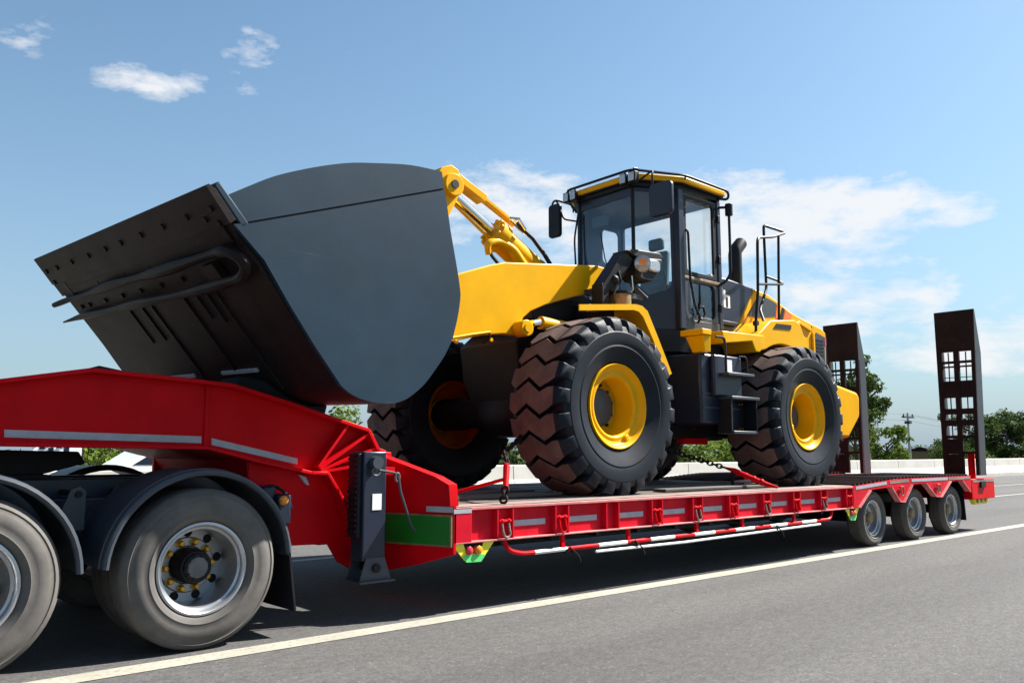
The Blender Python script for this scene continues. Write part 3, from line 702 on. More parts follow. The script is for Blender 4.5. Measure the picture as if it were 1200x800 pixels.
# --- wheels (outer rim plane at y = 0.15)
def loader_wheel(loc):
    wl = empty('wheel', loc, ld); L = Vector(loc)
    Rt, Wt = .90, .68
    prof = [(.43, .06), (.452, .030), (.455, .005), (.50, -.012), (.56, -.040), (.60, -.055), (.615, -.050), (.66, -.064), (.735, -.062), (.752, -.052), (.765, -.048), (.80, -.03), (.812, .0), (.815, .06),
            (.815, Wt-.16), (.812, Wt-.10), (.80, Wt-.07), (.74, Wt-.04), (.66, Wt-.036), (.56, Wt-.06), (.455, Wt-.10), (.43, Wt-.14)]
    b = MB(); b.lathe(prof, L, 96)
    N = 22; pitch = 2*PI/N
    st = [(-.058, .772, .745, .26), (-.048, .82, .77, .27), (-.022, .866, .80, .29), (.02, .890, .83, .33), (.09, .897, .80, .415), (.14, .90, .80, .415), (.18, .90, .80, .415), (.26, .90, .80, .415), (.34, .90, .80, .415), (.42, .898, .80, .415), (.50, .895, .80, .415), (.56, .888, .83, .34), (.60, .862, .80, .30), (.622, .82, .77, .27), (.632, .775, .75, .26)]
    def zig(y):
        pts = [(-.06, -.02), (.04, .0), (.18, .27), (.34, -.17), (.50, .25), (.57, .12), (.64, .10)]
        for (ya, va), (yb, vb) in zip(pts[:-1], pts[1:]):
            if y <= yb: return (va+(vb-va)*(y-ya)/(yb-ya))*pitch
        return 0
    for i in range(N):
        a0 = i*pitch; rows = []
        for (y, rt, rb, hw) in st:
            c = a0+zig(y); h = hw*pitch
            row = []
            for (rr, aa) in ((rb, c-h*1.12), (rt-.006, c-h), (rt, c-h*.93), (rt, c+h*.93), (rt-.006, c+h), (rb, c+h*1.12)):
                row.append(b.bm.verts.new(L+Vector((rr*math.cos(aa), y, rr*math.sin(aa)))))
            rows.append(row)
        for k in range(len(rows)-1):
            for q in range(5):
                b.mi = 1 if (q in (1, 2, 3) and 3 <= k <= 10) else 0
                b.face([rows[k][q], rows[k+1][q], rows[k+1][q+1], rows[k][q+1]])
        b.mi = 0; b.face(rows[0]); b.face(rows[-1][::-1])
    for v in b.bm.verts:
        dx, dz = v.co.x-L.x, v.co.z-L.z; r_ = math.hypot(dx, dz)
        if r_ > .455:
            k_ = (.455+(r_-.455)*(.938-.455)/(.90-.455))/r_; v.co.x = L.x+dx*k_; v.co.z = L.z+dz*k_
        if v.co.y > L.y: v.co.y = L.y+(v.co.y-L.y)*.77/.68
    b.build('tyre', [RUB, TREAD], wl, angle=22)
    rim = [(.40, .33), (.405, .06), (.418, .035), (.430, .030), (.440, .018), (.442, .0), (.434, -.010), (.420, -.006), (.408, .010), (.396, .035), (.378, .050), (.352, .058), (.338, .052), (.322, .050), (.308, .058), (.300, .080), (.292, .30), (.27, .325), (.18, .335)]
    MB().lathe(rim, L, 72).build('rim', YEL, wl, angle=50)
    MB().lathe([(.40, .62), (.42, .60), (.45, .58), (.452, Wt-.09), (.43, Wt-.08), (.40, .55), (.38, .45), (.30, .42), (.20, .34)], L, 56).build('inner_rim', RIM_SHADE, wl, angle=50)
    MB().lathe([(0, .235), (.165, .238), (.188, .245), (.20, .262), (.205, .34)], L, 48).build('hub', GREY, wl, angle=30)
    for i in range(12):
        a = 2*PI*(i+.5)/12; c = L+Vector((.245*math.cos(a), 0, .245*math.sin(a)))
        MB().cyl(c+Vector((0, .30, 0)), c+Vector((0, .335, 0)), .018, 6).build('wheel_bolt', FRAME, wl)
    MB().box(L.x-.03, L.x+.03, L.y+.030, L.y+.09, L.z-.40, L.z-.33).build('valve_block', YEL, wl, bevel=.012)
    return wl
WF, WR = (6.644, .15, 1.748), (10.405, .15, 1.745)
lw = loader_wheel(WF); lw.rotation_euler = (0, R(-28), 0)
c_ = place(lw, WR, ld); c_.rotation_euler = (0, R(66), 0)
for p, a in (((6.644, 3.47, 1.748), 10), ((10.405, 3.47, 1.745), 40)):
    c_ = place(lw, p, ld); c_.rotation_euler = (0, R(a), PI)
for x, z in ((6.644, 1.748), (10.405, 1.745)):
    MB().tube([(x, .45, z), (x, .85, z), (x, .95, z), (x, 1.35, z), (x, 1.55, z), (x, 2.0, z), (x, 2.2, z), (x, 2.6, z), (x, 2.7, z), (x, 3.1, z)], [.20, .20, .17, .19, .30, .30, .19, .17, .20, .20], 20).build('axle', FRAME, ld)
# --- frames
MB().prism([(6.25, 2.1), (6.5, 1.62), (8.2, 1.55), (8.3, 2.2), (7.8, 3.0), (7.2, 3.15), (6.5, 2.75), (6.2, 2.5)], 1.22, 2.22).build('front_frame', FRAME, ld, bevel=.02)  # dark colour stands in for shade; the frame itself would be yellow
MB().prism([(8.3, 1.45), (12.4, 1.5), (12.6, 2.4), (12.3, 2.75), (8.4, 2.78)], 1.0, 2.44).build('rear_frame', FRAME, ld, bevel=.02)
MB().cyl((8.25, 1.72, 1.35), (8.25, 1.72, 2.75), .16, 16).build('articulation_pin', FRAME, ld)
MB().cyl((7.6, 1.25, 1.62), (9.1, 1.05, 1.58), .055, 10).build('steering_cylinder', RED, ld)
MB().box(8.85, 9.35, .98, 1.10, 1.38, 1.46).build('frame_lock', RED, ld, bevel=.01)
MB().box(6.95, 8.25, .99, 1.215, 1.75, 2.95).build('frame_shade_block', FRAME, ld, bevel=.02)  # blocks added on both sides to keep sun and sky light off the far rim
MB().box(6.95, 8.25, 2.225, 2.62, 1.75, 2.95).build('frame_shade_block', FRAME, ld, bevel=.02)
MB().box(6.3, 8.2, 1.06, 2.38, 2.72, 3.0).build('arm_cradle', FRAME, ld, bevel=.02)
# --- lift arms
armp = [(4.30, 2.52), (4.55, 2.80), (5.08, 3.015), (5.599, 3.204), (5.80, 3.262), (5.943, 3.279), (7.229, 3.436), (7.44, 3.425), (7.49, 3.37), (7.47, 3.27), (7.402, 3.216), (7.223, 3.122), (6.8, 3.01), (6.395, 2.876), (6.17, 2.78), (6.06, 2.70), (6.016, 2.62), (5.992, 2.50), (5.776, 2.498), (5.5, 2.46), (5.267, 2.40), (4.95, 2.32), (4.42, 2.14), (4.26, 2.24)]
MB().prism(armp, .95, 1.05).build('lift_arm', YEL, ld, bevel=.012)
MB().prism(armp, 2.39, 2.49).build('lift_arm', YEL, ld, bevel=.012)
MB().cyl((5.45, 1.051, 2.72), (5.45, 2.389, 2.72), .20, 20).build('cross_tube', YEL, ld)
ct = MB().tube([(4.95, .90, 2.36), (5.3, .90, 2.44), (5.55, .90, 2.49)], .016, 8).build('grease_pipe', YEL, ld)
MB().tube([(5.53, .90, 2.50), (5.57, .92, 2.44), (5.52, .98, 2.38)], .012, 8).build('grease_hose', BLACK, ld)
MB().cyl((5.98, .80, 2.565), (5.98, .949, 2.565), .088, 20).build('arm_boss', YEL, ld, bevel=.01)
MB().cyl((5.98, .785, 2.565), (5.98, .80, 2.565), .045, 14).build('arm_pin', YEL, ld)
MB().cyl((6.1, .86, 2.62), (6.22, .86, 2.65), .045, 12).build('lift_rod', CHROME, ld)
MB().cyl((6.22, .86, 2.65), (7.3, .86, 2.60), .070, 16).build('lift_cylinder', YEL, ld)
for k, x in enumerate((4.75, 5.15, 5.6)):
    MB().cyl((x, .93, 2.30+.06*k), (x, .95, 2.30+.06*k), .02, 8).build('arm_bolt', YEL, ld)
# --- tilt linkage
yc = 1.70
MB().prism([(4.55, 2.75), (4.75, 2.60), (5.25, 3.3), (5.66, 4.05), (5.72, 4.22), (5.68, 4.40), (5.58, 4.44), (5.44, 4.38), (5.1, 3.8)], yc-.10, yc+.10).build('bell_crank', YEL, ld, bevel=.01)
MB().cyl((5.58, yc-.16, 4.20), (5.58, yc+.16, 4.20), .13, 22).build('crank_pin', YEL, ld, bevel=.01)
MB().cyl((5.58, yc-.175, 4.20), (5.58, yc-.159, 4.20), .05, 10).build('pin_bolt', FRAME, ld)
MB().cyl((4.45, yc, 3.45), (5.35, yc, 3.78), .07, 12).build('bucket_link', YEL, ld)
ax0, ax1 = Vector((5.62, yc, 4.16)), Vector((7.55, yc, 3.11)); dd = (ax1-ax0).normalized(); nn = Vector((-dd.z, 0, dd.x))
if nn.z < 0: nn = -nn
pA = ax0+dd*.74
MB().cyl(ax0, pA+dd*.1, .062, 18).build('tilt_rod', CHROME, ld)
MB().tube([ax0+nn*-.075+dd*.02, pA-nn*.10], .016, 8).build('rod_guard', YEL, ld)
hd = MB().cyl(pA, pA+dd*.14, .185, 24).build('cylinder_head', YEL, ld, bevel=.006)
for i in range(10):
    a = 2*PI*i/10; v = nn*math.cos(a)+Vector((0, 1, 0))*math.sin(a)
    MB().cyl(pA+v*.155-dd*.03, pA+v*.155+dd*.02, .024, 6).build('head_bolt', YEL, hd)
MB().cyl(pA+dd*.14, ax1, .155, 24).build('tilt_cylinder', YEL, ld)
MB().cyl(pA+dd*.74, pA+dd*.78, .160, 24).build('cylinder_band', BLACK, ld)
g0 = Vector((5.60, yc, 4.415)); g1 = Vector((6.12, yc, 4.20)); g2 = Vector((6.62, yc, 3.97))
def strap(a, b2, h, w_):
    d = (b2-a).normalized(); n = Vector((-d.z, 0, d.x)); y = Vector((0, w_/2, 0))
    return MB().hexa([a-y, b2-y, b2+y, a+y, a-y-n*h, b2-y-n*h, b2+y-n*h, a+y-n*h])
strap(g0, g1, .085, .16).build('sensor_bar', YEL, ld, bevel=.006)
strap(g1-Vector((0.03, 0, .0)), g2, .030, .10).build('sensor_strip', YEL, ld)
MB().tube([(6.54, yc-.12, 3.95), (6.62, yc-.13, 3.88), (6.78, yc-.13, 3.80), (6.92, yc-.18, 3.62), (7.10, yc-.20, 3.40)], .026, 8).build('hose', BLACK, ld)
MB().tube([(6.48, yc-.05, 4.00), (6.62, yc-.06, 3.90), (6.78, yc-.06, 3.84)], .014, 8).build('pipe', CHROME, ld)
MB().tube([(6.42, yc-.12, 3.98), (6.50, yc-.20, 3.97), (6.60, yc-.20, 3.86)], .02, 8).build('fitting', CHROME, ld)
MB().tube([(6.10, yc-.12, 3.50), (6.08, yc-.12, 3.62), (6.24, yc-.12, 3.68), (6.45, yc-.12, 3.63), (6.65, yc-.12, 3.42), (6.72, yc-.12, 3.25)], [.035, .05, .05, .055, .07, .09], 12, fillet=.08).build('hose_bracket', YEL, ld)
MB().tube([(6.08, yc-.12, 3.60), (6.14, yc-.14, 3.48), (6.28, yc-.15, 3.36), (6.34, yc-.15, 3.2)], .022, 8).build('hose', BLACK, ld)
# --- bucket, rolled back and slightly skew; local frame u along, w across, v up
psi = .057
ex = Vector((math.cos(psi), math.sin(psi), 0)); ey = Vector((-math.sin(psi), math.cos(psi), .023)).normalized(); ez = ex.cross(ey)
BK = (5.6453-.41)/(5.6453-.30)          # built a little nearer and smaller so that it overhangs the truck wheels
BO = Vector((2.108*BK, -5.6453+(5.6453-.30)*BK, 1.2845+(3.015-1.2845)*BK))
BM = Matrix(((ex.x*BK, ey.x*BK, ez.x*BK, BO.x), (ex.y*BK, ey.y*BK, ez.y*BK, BO.y), (ex.z*BK, ey.z*BK, ez.z*BK, BO.z), (0, 0, 0, 1)))
BW = 3.60
fdx, fdz = .6557, -.7550; nx, nz = -.7550, -.6557        # floor direction; outward (underside) normal
def F(s, d=0.0): return (s*fdx+d*nx, s*fdz+d*nz)
def spline(P, sub=6):
    out_ = []
    for i in range(len(P)-1):
        p0, p1, p2, p3 = [Vector(P[max(0, min(len(P)-1, j))]) for j in (i-1, i, i+1, i+2)]
        for k in range(sub):
            t = k/sub
            out_.append(tuple(.5*((2*p1)+(p2-p0)*t+(2*p0-5*p1+4*p2-p3)*t*t+(3*p1-p0-3*p2+p3)*t**3)))
    out_.append(tuple(P[-1])); return out_
BOT = spline([F(1.30), F(1.50), F(1.62), (1.092, -1.257), (1.18, -1.312), (1.283, -1.348), (1.40, -1.366), (1.518, -1.370), (1.62, -1.352), (1.721, -1.309), (1.86, -1.205), (1.972, -1.079), (2.075, -.945), (2.153, -.800)], 4)
EDGE = spline([(2.153, -.800), (2.20, -.62), (2.222, -.47), (2.218, -.40), (2.185, -.25), (2.096, .083)], 4)
TOP = spline([(1.988, .559), (1.66, .535), (1.322, .468), (1.09, .413), (.871, .338), (.66, .252), (.467, .161), (.30, .06), (.135, -.045)], 4)
prof = [F(.25), F(.8), F(1.25)]+BOT[:-1]+EDGE+[(2.02, .422), (1.988, .559)]
ctr = Vector((1.35, -.35))
def inset(p, t):
    d = (ctr-Vector(p)).normalized(); return tuple(Vector(p)+d*t)
bk_ = MB(); ip = [inset(p, .05) for p in prof]
bk_.prism(prof+ip[::-1], .04, BW-.04)
bkt = bk_.xform(BM).build('bucket', UNDER, ld)
def bpart(mb, name, m, bevel=0.0, parent=None, **k): return mb.xform(BM).build(name, m, parent or bkt, bevel=bevel, **k)
sp_lo = [F(.30, .0), (.434, -.435), (.646, -.722)]+BOT[:-1]+EDGE+[(2.025, .412)]
sp_hi = [(2.022, .428)]+TOP+[(.285, -.195)]
for yy in (0, BW-.04):
    bpart(MB().prism(sp_lo+[(.30, -.205)], yy, yy+.038), 'side_plate', SLATE)
    bpart(MB().prism(sp_hi, yy+.004, yy+.034), 'spill_plate', SLATE)
    bpart(MB().prism([(.25, -.26), (2.03, .36), (2.0, .48), (.27, -.12)], yy+.012 if yy == 0 else yy+.006, yy+.030), 'seam_strip', FRAME)
# cutting edge and wear plates under the floor
e0 = bpart(MB().prism([F(0, -.01), F(0, .012), F(.285, .018), F(.285, -.035), F(.05, -.035)], 0, BW), 'cutting_edge', UNDER)
bpart(MB().prism([F(.286, .0), F(.286, .016), F(.42, .016), F(.42, .0)], .12, BW-.02), 'wear_plate', UNDER)
bpart(MB().prism([F(.02, -.036), F(.02, -.09), F(.36, -.10), F(.36, -.036)], .0, .12), 'corner_block', SLATE, bevel=.012)
for (s_, w_) in [(.149, .116), (.206, .265), (.259, .13)]+[(.147, w) for w in (.481, .879, 1.274, 1.677, 2.005, 2.4, 2.811, 3.209, 3.5)]+[(.267, 3.5)]:
    p = F(s_, .014); q = F(s_, .030)
    b = MB(); b.cyl((p[0], w_, p[1]), (q[0], w_, q[1]), .024, 10); bpart(b, 'edge_bolt', FRAME, parent=bkt)
for (s_, w_) in [(.576, w) for w in (.74, 1.15, 1.55, 1.95, 2.35, 2.75, 3.15, 3.35)]:
    p = F(s_, .0); q = F(s_, .018)
    b = MB(); b.cyl((p[0], w_, p[1]), (q[0], w_, q[1]), .022, 8); bpart(b, 'floor_bolt', FRAME, parent=bkt)
# two bent runners joined at the near end by a loop
def runner(s0, s1, w1, hook):
    pts = []; rad = []
    for k in range(25):
        t = k/24; w_ = .30+(w1-.30)*t; s_ = s0+(s1-s0)*t+.006*math.sin(9*t)
        d = .06+.02*math.sin(t*5)+(.05*max(0, t-.9)*10 if hook else 0)
        p = F(s_, d); pts.append((p[0], w_, p[1])); rad.append(.040*(1-.6*t**3)+.010*math.sin(17*t+s0*9))
    return pts, rad
pa, ra = runner(.43, .455, 3.70, True); pb, rb = runner(.66, .648, 3.80, True)
loop = []
for k in range(1, 12):
    a = R(90-180*k/12); p = F(.545-.115*math.sin(a), .065); loop.append((p[0], .30-.24*math.cos(a), p[1]))
path = pa[::-1]+loop+pb
bpart(MB().tube(path, ra[::-1]+[.042]*len(loop)+rb, 10), 'edge_runner', UNDER)
p0_, p1_ = F(.47, .05), F(.53, .13)
bpart(MB().prism([F(.50, .02), F(.50, .075), F(.62, .075), F(.62, .02)], .45, .62), 'runner_lug', UNDER)
# strips and welds across the floor
for (w_, sa, sb, th) in ((2.43, .73, 1.08, .020), (2.16, .73, 1.07, .020), (1.97, .73, 1.66, .032), (1.34, .73, 1.66, .022), (1.12, .73, .95, .016), (.95, .73, 1.0, .016), (.80, .70, 1.66, .012)):
    bpart(MB().prism([F(sa, -.003), F(sa, .014), F(sb, .014), F(sb, -.003)], w_-th/2, w_+th/2), 'floor_strip', BLACK)
for (wa, wb) in ((2.10, 2.62), (.98, 1.58)):
    bpart(MB().prism([F(1.445, -.003), F(1.445, .018), F(1.475, .018), F(1.475, -.003)], wa, wb), 'floor_bar', TAPE)
for (wa, wb, sa, sb) in ((.55, 3.3, .352, .358), (.95, 1.02, .40, .44), (1.5, 1.56, .39, .44), (2.0, 2.05, .38, .44), (2.6, 2.66, .38, .44), (3.28, 3.36, .30, .46)):
    bpart(MB().prism([F(sa, .014), F(sa, .020), F(sb, .020), F(sb, .014)], wa, wb), 'floor_strip', BLACK)
# back hinge ears of the bucket
for yy in (1.15, 2.45):
    bpart(MB().prism([(2.15, -.85), (2.45, -.75), (2.50, -.6), (2.40, -.45), (2.20, -.40)], yy, yy+.08), 'hinge_ear', YEL)
# dark block between the neck and the bucket
blk = MB().prism([(2.72, 1.786), (3.02, 1.715), (3.12, 1.690), (3.50, 1.580), (3.52, 1.66), (3.36, 1.655), (3.15, 1.72), (2.98, 1.83), (2.80, 1.86)], .55, .95).build('rubber_pad', RUB, None, bevel=.012)
tag(blk, 'black rubber pad wedged between the red gooseneck and the bucket', 'pad')

# --- cab
PL = {'A': (9.42, .80), 'B': (8.58, .80), 'C': (8.06, 1.10), 'D': (8.10, 2.06), 'E': (8.60, 2.46), 'F': (9.42, 2.46)}
ZF, ZT = 2.80, 4.60
cab = empty('cab', (8.75, 1.65, ZF), ld)
def pillar(p, z0, z1, r=.035, m=NAVY, p2=None):
    q = p2 or p
    b = MB(); b.hexa([(p[0]-r, p[1]-r, z0), (p[0]+r, p[1]-r, z0), (p[0]+r, p[1]+r, z0), (p[0]-r, p[1]+r, z0), (q[0]-r, q[1]-r, z1), (q[0]+r, q[1]-r, z1), (q[0]+r, q[1]+r, z1), (q[0]-r, q[1]+r, z1)])
    return b.build('pillar', m, cab, bevel=.012)
def wallq(p, q, z0, z1, th=.03, name='panel', m=NAVY, out=0.0, bevel=.004, holes=None, parent=None, label=None):
    """upright panel between two plan points; holes given as loops of (t, z), t in metres from p"""
    P, Q = Vector((p[0], p[1], 0)), Vector((q[0], q[1], 0)); d = (Q-P); Ln = d.length; d.normalize(); n = Vector((d.y, -d.x, 0))
    b = MB()
    if holes: b.holed([(0, z0), (Ln, z0), (Ln, z1), (0, z1)], holes, 0, th)
    else: b.prism([(0, z0), (Ln, z0), (Ln, z1), (0, z1)], 0, th)
    mt = Matrix(((d.x, n.x, 0, P.x+n.x*out), (d.y, n.y, 0, P.y+n.y*out), (0, 0, 1, 0), (0, 0, 0, 1)))
    return b.xform(mt).build(name, m, parent or cab, bevel=bevel, label=label)
for k in 'AF': pillar(PL[k], ZF, ZT, .04)
pillar(PL['B'], ZF, ZT, .055); pillar(PL['E'], ZF, ZT, .045)
pillar(PL['C'], 3.2, ZT, .018, BLACK); pillar(PL['D'], 3.2, ZT, .022)
# near side: wide dark post, door with two windows
wallq((8.90, .79), (8.58, .79), ZF, ZT, .03, 'door_post', NAVY) if False else None
dr = wallq((9.40, .775), (8.62, .775), ZF+.02, ZT-.03, .035, 'door', NAVY, holes=[rrect(.10, .70, 3.56, 4.50, .04), rrect(.10, .62, 2.99, 3.43, .07)])
wallq((9.30, .795), (8.70, .795), 3.56, 4.50, .008, 'pane', GLASS, parent=dr, bevel=0)
wallq((9.30, .795), (8.74, .795), 2.99, 3.43, .008, 'pane', GLASS, parent=dr, bevel=0)
fr = wallq((9.345, .768), (8.655, .768), 3.505, 4.545, .014, 'window_frame', BLACK, holes=[rrect(.055, .635, 3.56, 4.50, .05)], parent=dr)
wallq((9.345, .768), (8.655, .768), 2.94, 3.48, .010, 'window_frame', GREY, holes=[rrect(.05, .635, 2.99, 3.43, .07)], parent=dr)
wallq((9.41, .758), (8.62, .758), 3.455, 3.490, .03, 'door_trim', BROWNP, parent=dr)
wallq((9.41, .766), (8.60, .766), 2.80, 2.935, .014, 'door_sill', GREY, parent=dr)
for z in (3.10, 3.75, 4.30):
    MB().box(9.38, 9.43, .745, .776, z, z+.10).build('hinge', BLACK, dr, bevel=.006)
MB().tube([(8.68, .76, 4.08), (8.68, .72, 4.06), (8.70, .72, 3.45), (8.78, .72, 3.12), (8.90, .72, 2.96), (8.86, .74, 2.90)], .016, 8, fillet=.05).build('grab_rail', BLACK, dr)
MB().tube([(8.90, .73, 3.10), (8.95, .71, 3.12), (8.98, .71, 3.02), (8.93, .71, 2.95), (8.86, .73, 2.97)], .014, 8, fillet=.03).build('door_handle', BLACK, dr)
MB().tube([(9.0, .80, 3.44), (9.0, .79, 3.2), (8.94, .79, 3.02)], .012, 6).build('wiper', BLACK, dr)
# chamfer window with round foot, then windscreen
lc = (Vector(PL['C'])-Vector(PL['B'])).length
hl = [(lc-.03, 4.54), (.10, 4.54), (.09, 3.42)]+arc(.09+.14, 3.42, .14, 180, 250, 4)+[(.40, 3.22), (lc-.03, 3.36)]
cq = wallq(PL['B'], PL['C'], ZF, ZT, .03, 'corner_panel', NAVY, holes=[hl])
wallq(PL['B'], PL['C'], 3.2, 4.56, .006, 'pane', GLASS, out=.010, parent=cq, bevel=0)
ws = wallq(PL['C'], PL['D'], 3.05, 4.60, .03, 'windscreen_frame', NAVY, holes=[rrect(.03, .93, 3.18, 4.48, .05)])
wallq(PL['C'], PL['D'], 3.15, 4.50, .006, 'windscreen', GLASSF, out=.010, parent=ws, bevel=0)
lc2 = (Vector(PL['E'])-Vector(PL['D'])).length
cq2 = wallq(PL['D'], PL['E'], ZF, ZT, .03, 'corner_panel', NAVY, holes=[rrect(.04, lc2-.06, 3.2, 4.5, .05)])
wallq(PL['D'], PL['E'], 3.18, 4.52, .006, 'pane', GLASS, out=.010, parent=cq2, bevel=0)
fs = wallq(PL['E'], PL['F'], ZF, ZT, .03, 'side_panel', NAVY, holes=[rrect(.37, .73, 3.98, 4.47, .07)])
wallq(PL['E'], PL['F'], 3.96, 4.49, .006, 'pane', GLASS, out=.010, parent=fs, bevel=0)
rw = wallq(PL['F'], PL['A'], ZF, ZT, .03, 'rear_panel', NAVY, holes=[rrect(.05, 1.61, 3.50, 4.54, .06)])
wallq(PL['F'], PL['A'], 3.48, 4.56, .006, 'pane', GLASS, out=.010, parent=rw, bevel=0)
MB().prism([PL[k] for k in 'BCDEFA'], ZF-.05, ZF, 'z').build('cab_floor', BLACK, cab)
def off(k, d):
    c = Vector((8.78, 1.64)); p = Vector(PL[k]); v = (p-c); return tuple(c+v*(1+d/v.length))
rpl = []; rpl2 = [off(k, .13) for k in 'BCDEFA']
MB().prism([off(k, .05) for k in 'BCDEFA'], ZT, ZT+.05, 'z').build('roof_lining', BLACK, cab)
MB().prism(rpl2, ZT+.066, ZT+.140, 'z').build('roof', YEL, cab, bevel=.018)
MB().prism([off(k, .10) for k in 'BCDEFA'], ZT+.0505, ZT+.0655, 'z').build('roof_gutter', BLACK, cab)
MB().prism([off(k, -.08) for k in 'BCDEFA'], ZT+.15, ZT+.20, 'z').build('roof_top', YEL, cab, bevel=.02)
rl = [off(k, .17) for k in 'FEDCBA']
MB().tube([(x, y, ZT+.135+.03*(x < 8.3)) for x, y in rl]+[(rl[-1][0]+.02, rl[-1][1]+.02, ZT+.03), (rl[-1][0]-.12, rl[-1][1]+.08, ZT+.03)], .018, 8, fillet=.10).build('roof_rail', BLACK, cab)
for k in 'CDBEA':
    p = off(k, .165); MB().cyl((p[0], p[1], ZT+.08), (p[0], p[1], ZT+.14), .012, 8).build('rail_post', BLACK, cab)
# roof work lamps
for (x, y) in ((7.93, 1.13), (7.93, .99), (7.96, 2.16), (7.96, 2.03)):
    lp = MB().box(x-.02, x+.07, y-.055, y+.055, 4.60, 4.74).build('work_lamp', BLACK, cab, bevel=.012)
    MB().box(x-.028, x-.019, y-.045, y+.045, 4.615, 4.725).build('lamp_lens', LENS, lp, bevel=.004)
    MB().tube([(x+.03, y, 4.735), (x+.03, y, 4.79), (x+.10, y, 4.80)], .010, 6).build('lamp_bracket', BLACK, lp)
# mirrors
mn = MB().prism(rrect(.36, .70, 4.07, 4.48, .06), 7.88, 7.94, 'x').build('mirror', NAVY, cab, bevel=.015)
MB().tube([(7.92, .62, 4.30), (7.98, .66, 4.30), (8.02, .72, 4.28)], .022, 8).build('mirror_mount', BLACK, mn)
MB().tube([(8.0, .92, 4.63), (7.95, .68, 4.68), (7.91, .66, 4.62), (7.91, .66, 4.28)], .012, 8, fillet=.05).build('mirror_arm', BLACK, mn)
mf = MB().prism(rrect(2.40, 2.62, 4.21, 4.68, .05), 8.06, 8.12, 'x').build('mirror', BLACK, cab, bevel=.015)
MB().tube([(8.15, 2.16, 4.50), (8.12, 2.22, 4.62), (8.08, 2.50, 4.74), (8.08, 2.56, 4.70), (8.09, 2.57, 4.4)], .014, 8, fillet=.06).build('mirror_arm', BLACK, mf)
MB().tube([(8.15, 2.16, 4.38), (8.10, 2.36, 4.44), (8.08, 2.44, 4.68), (8.08, 2.50, 4.735)], .012, 8, fillet=.06).build('mirror_arm', BLACK, mf)
# interior
si = empty('seat', (8.9, 1.6, 3.2), cab)
MB().box(8.62, 9.10, 1.35, 1.85, 3.20, 3.34).build('seat_cushion', TEAL, si, bevel=.05)
MB().hexa([(8.99, 1.36, 3.34), (9.10, 1.36, 3.30), (9.10, 1.84, 3.30), (8.99, 1.84, 3.34), (9.13, 1.40, 4.02), (9.22, 1.40, 4.0), (9.22, 1.80, 4.0), (9.13, 1.80, 4.02)]).build('seat_back', TEAL, si, bevel=.04)
MB().box(9.10, 9.20, 1.48, 1.72, 4.03, 4.20).build('head_rest', TEAL, si, bevel=.04)
MB().box(8.65, 9.1, 1.40, 1.80, 2.81, 3.195).build('seat_base', BLACK, si, bevel=.02)
MB().hexa([(8.18, 1.35, 3.0), (8.36, 1.35, 3.0), (8.36, 1.9, 3.0), (8.18, 1.9, 3.0), (8.20, 1.38, 3.52), (8.42, 1.38, 3.56), (8.42, 1.86, 3.56), (8.20, 1.86, 3.52)]).build('dashboard', NAVY, cab, bevel=.04)
MB().tube([(8.46+.10*math.cos(t)*.5, 1.62+.19*math.sin(t), 3.72+.14*math.cos(t)) for t in [k*PI/10 for k in range(20)]], .016, 8, closed=True).build('steering_wheel', BLACK, cab)
MB().cyl((8.30, 1.62, 3.40), (8.46, 1.62, 3.72), .035, 10).build('steering_column', BLACK, cab)
MB().box(8.7, 9.2, 2.02, 2.40, 3.1, 3.46).build('console', NAVY, cab, bevel=.04)
MB().box(8.55, 9.15, 1.0, 1.28, 3.1, 3.42).build('arm_console', GREY, cab, bevel=.04)
MB().tube([(8.75, 1.14, 3.42), (8.72, 1.14, 3.62)], .014, 6).build('lever', BLACK, cab)
MB().box(8.28, 8.34, 1.75, 2.0, 4.28, 4.42).build('visor', TEAL, cab, bevel=.01)
MB().box(8.62, 8.66, 1.10, 1.24, 4.28, 4.42).build('inside_mirror', BLACK, cab, bevel=.01)
# wipers in front
MB().tube([(8.03, 1.35, 3.20), (8.03, 1.55, 3.75), (8.03, 1.62, 4.1)], .008, 6).build('wiper', BLACK, cab)
MB().tube([(8.06, 2.04, 4.45), (8.02, 2.08, 4.1), (8.02, 2.05, 3.6), (8.02, 1.9, 3.25)], .013, 6, fillet=.1).build('hose', BLACK, cab)
MB().tube([(8.06, 2.02, 3.9), (8.01, 1.98, 3.55), (8.01, 1.82, 3.25)], .011, 6, fillet=.1).build('hose', BLACK, cab)
MB().tube([(8.3, 2.45, 3.35), (8.2, 2.55, 3.40), (8.2, 2.55, 3.70), (8.32, 2.42, 3.75)], .014, 8, fillet=.05).build('grab_rail', BLACK, cab)
# rear near tube rail beside the cab
MB().tube([(9.43, .78, 4.52), (9.47, .62, 4.50), (9.42, .60, 4.42), (9.42, .60, 3.60), (9.40, .66, 3.50), (9.36, .76, 3.44)], .018, 8, fillet=.08).build('grab_rail', BLACK, cab)
MB().cyl((9.45, .62, 4.38), (9.45, .62, 4.54), .05, 12).build('rear_lamp', BLACK, cab, bevel=.008)
MB().prism([PL[k] for k in 'BCDEFA'], 2.52, ZF-.051, 'z').build('cab_base', BLACK, ld)

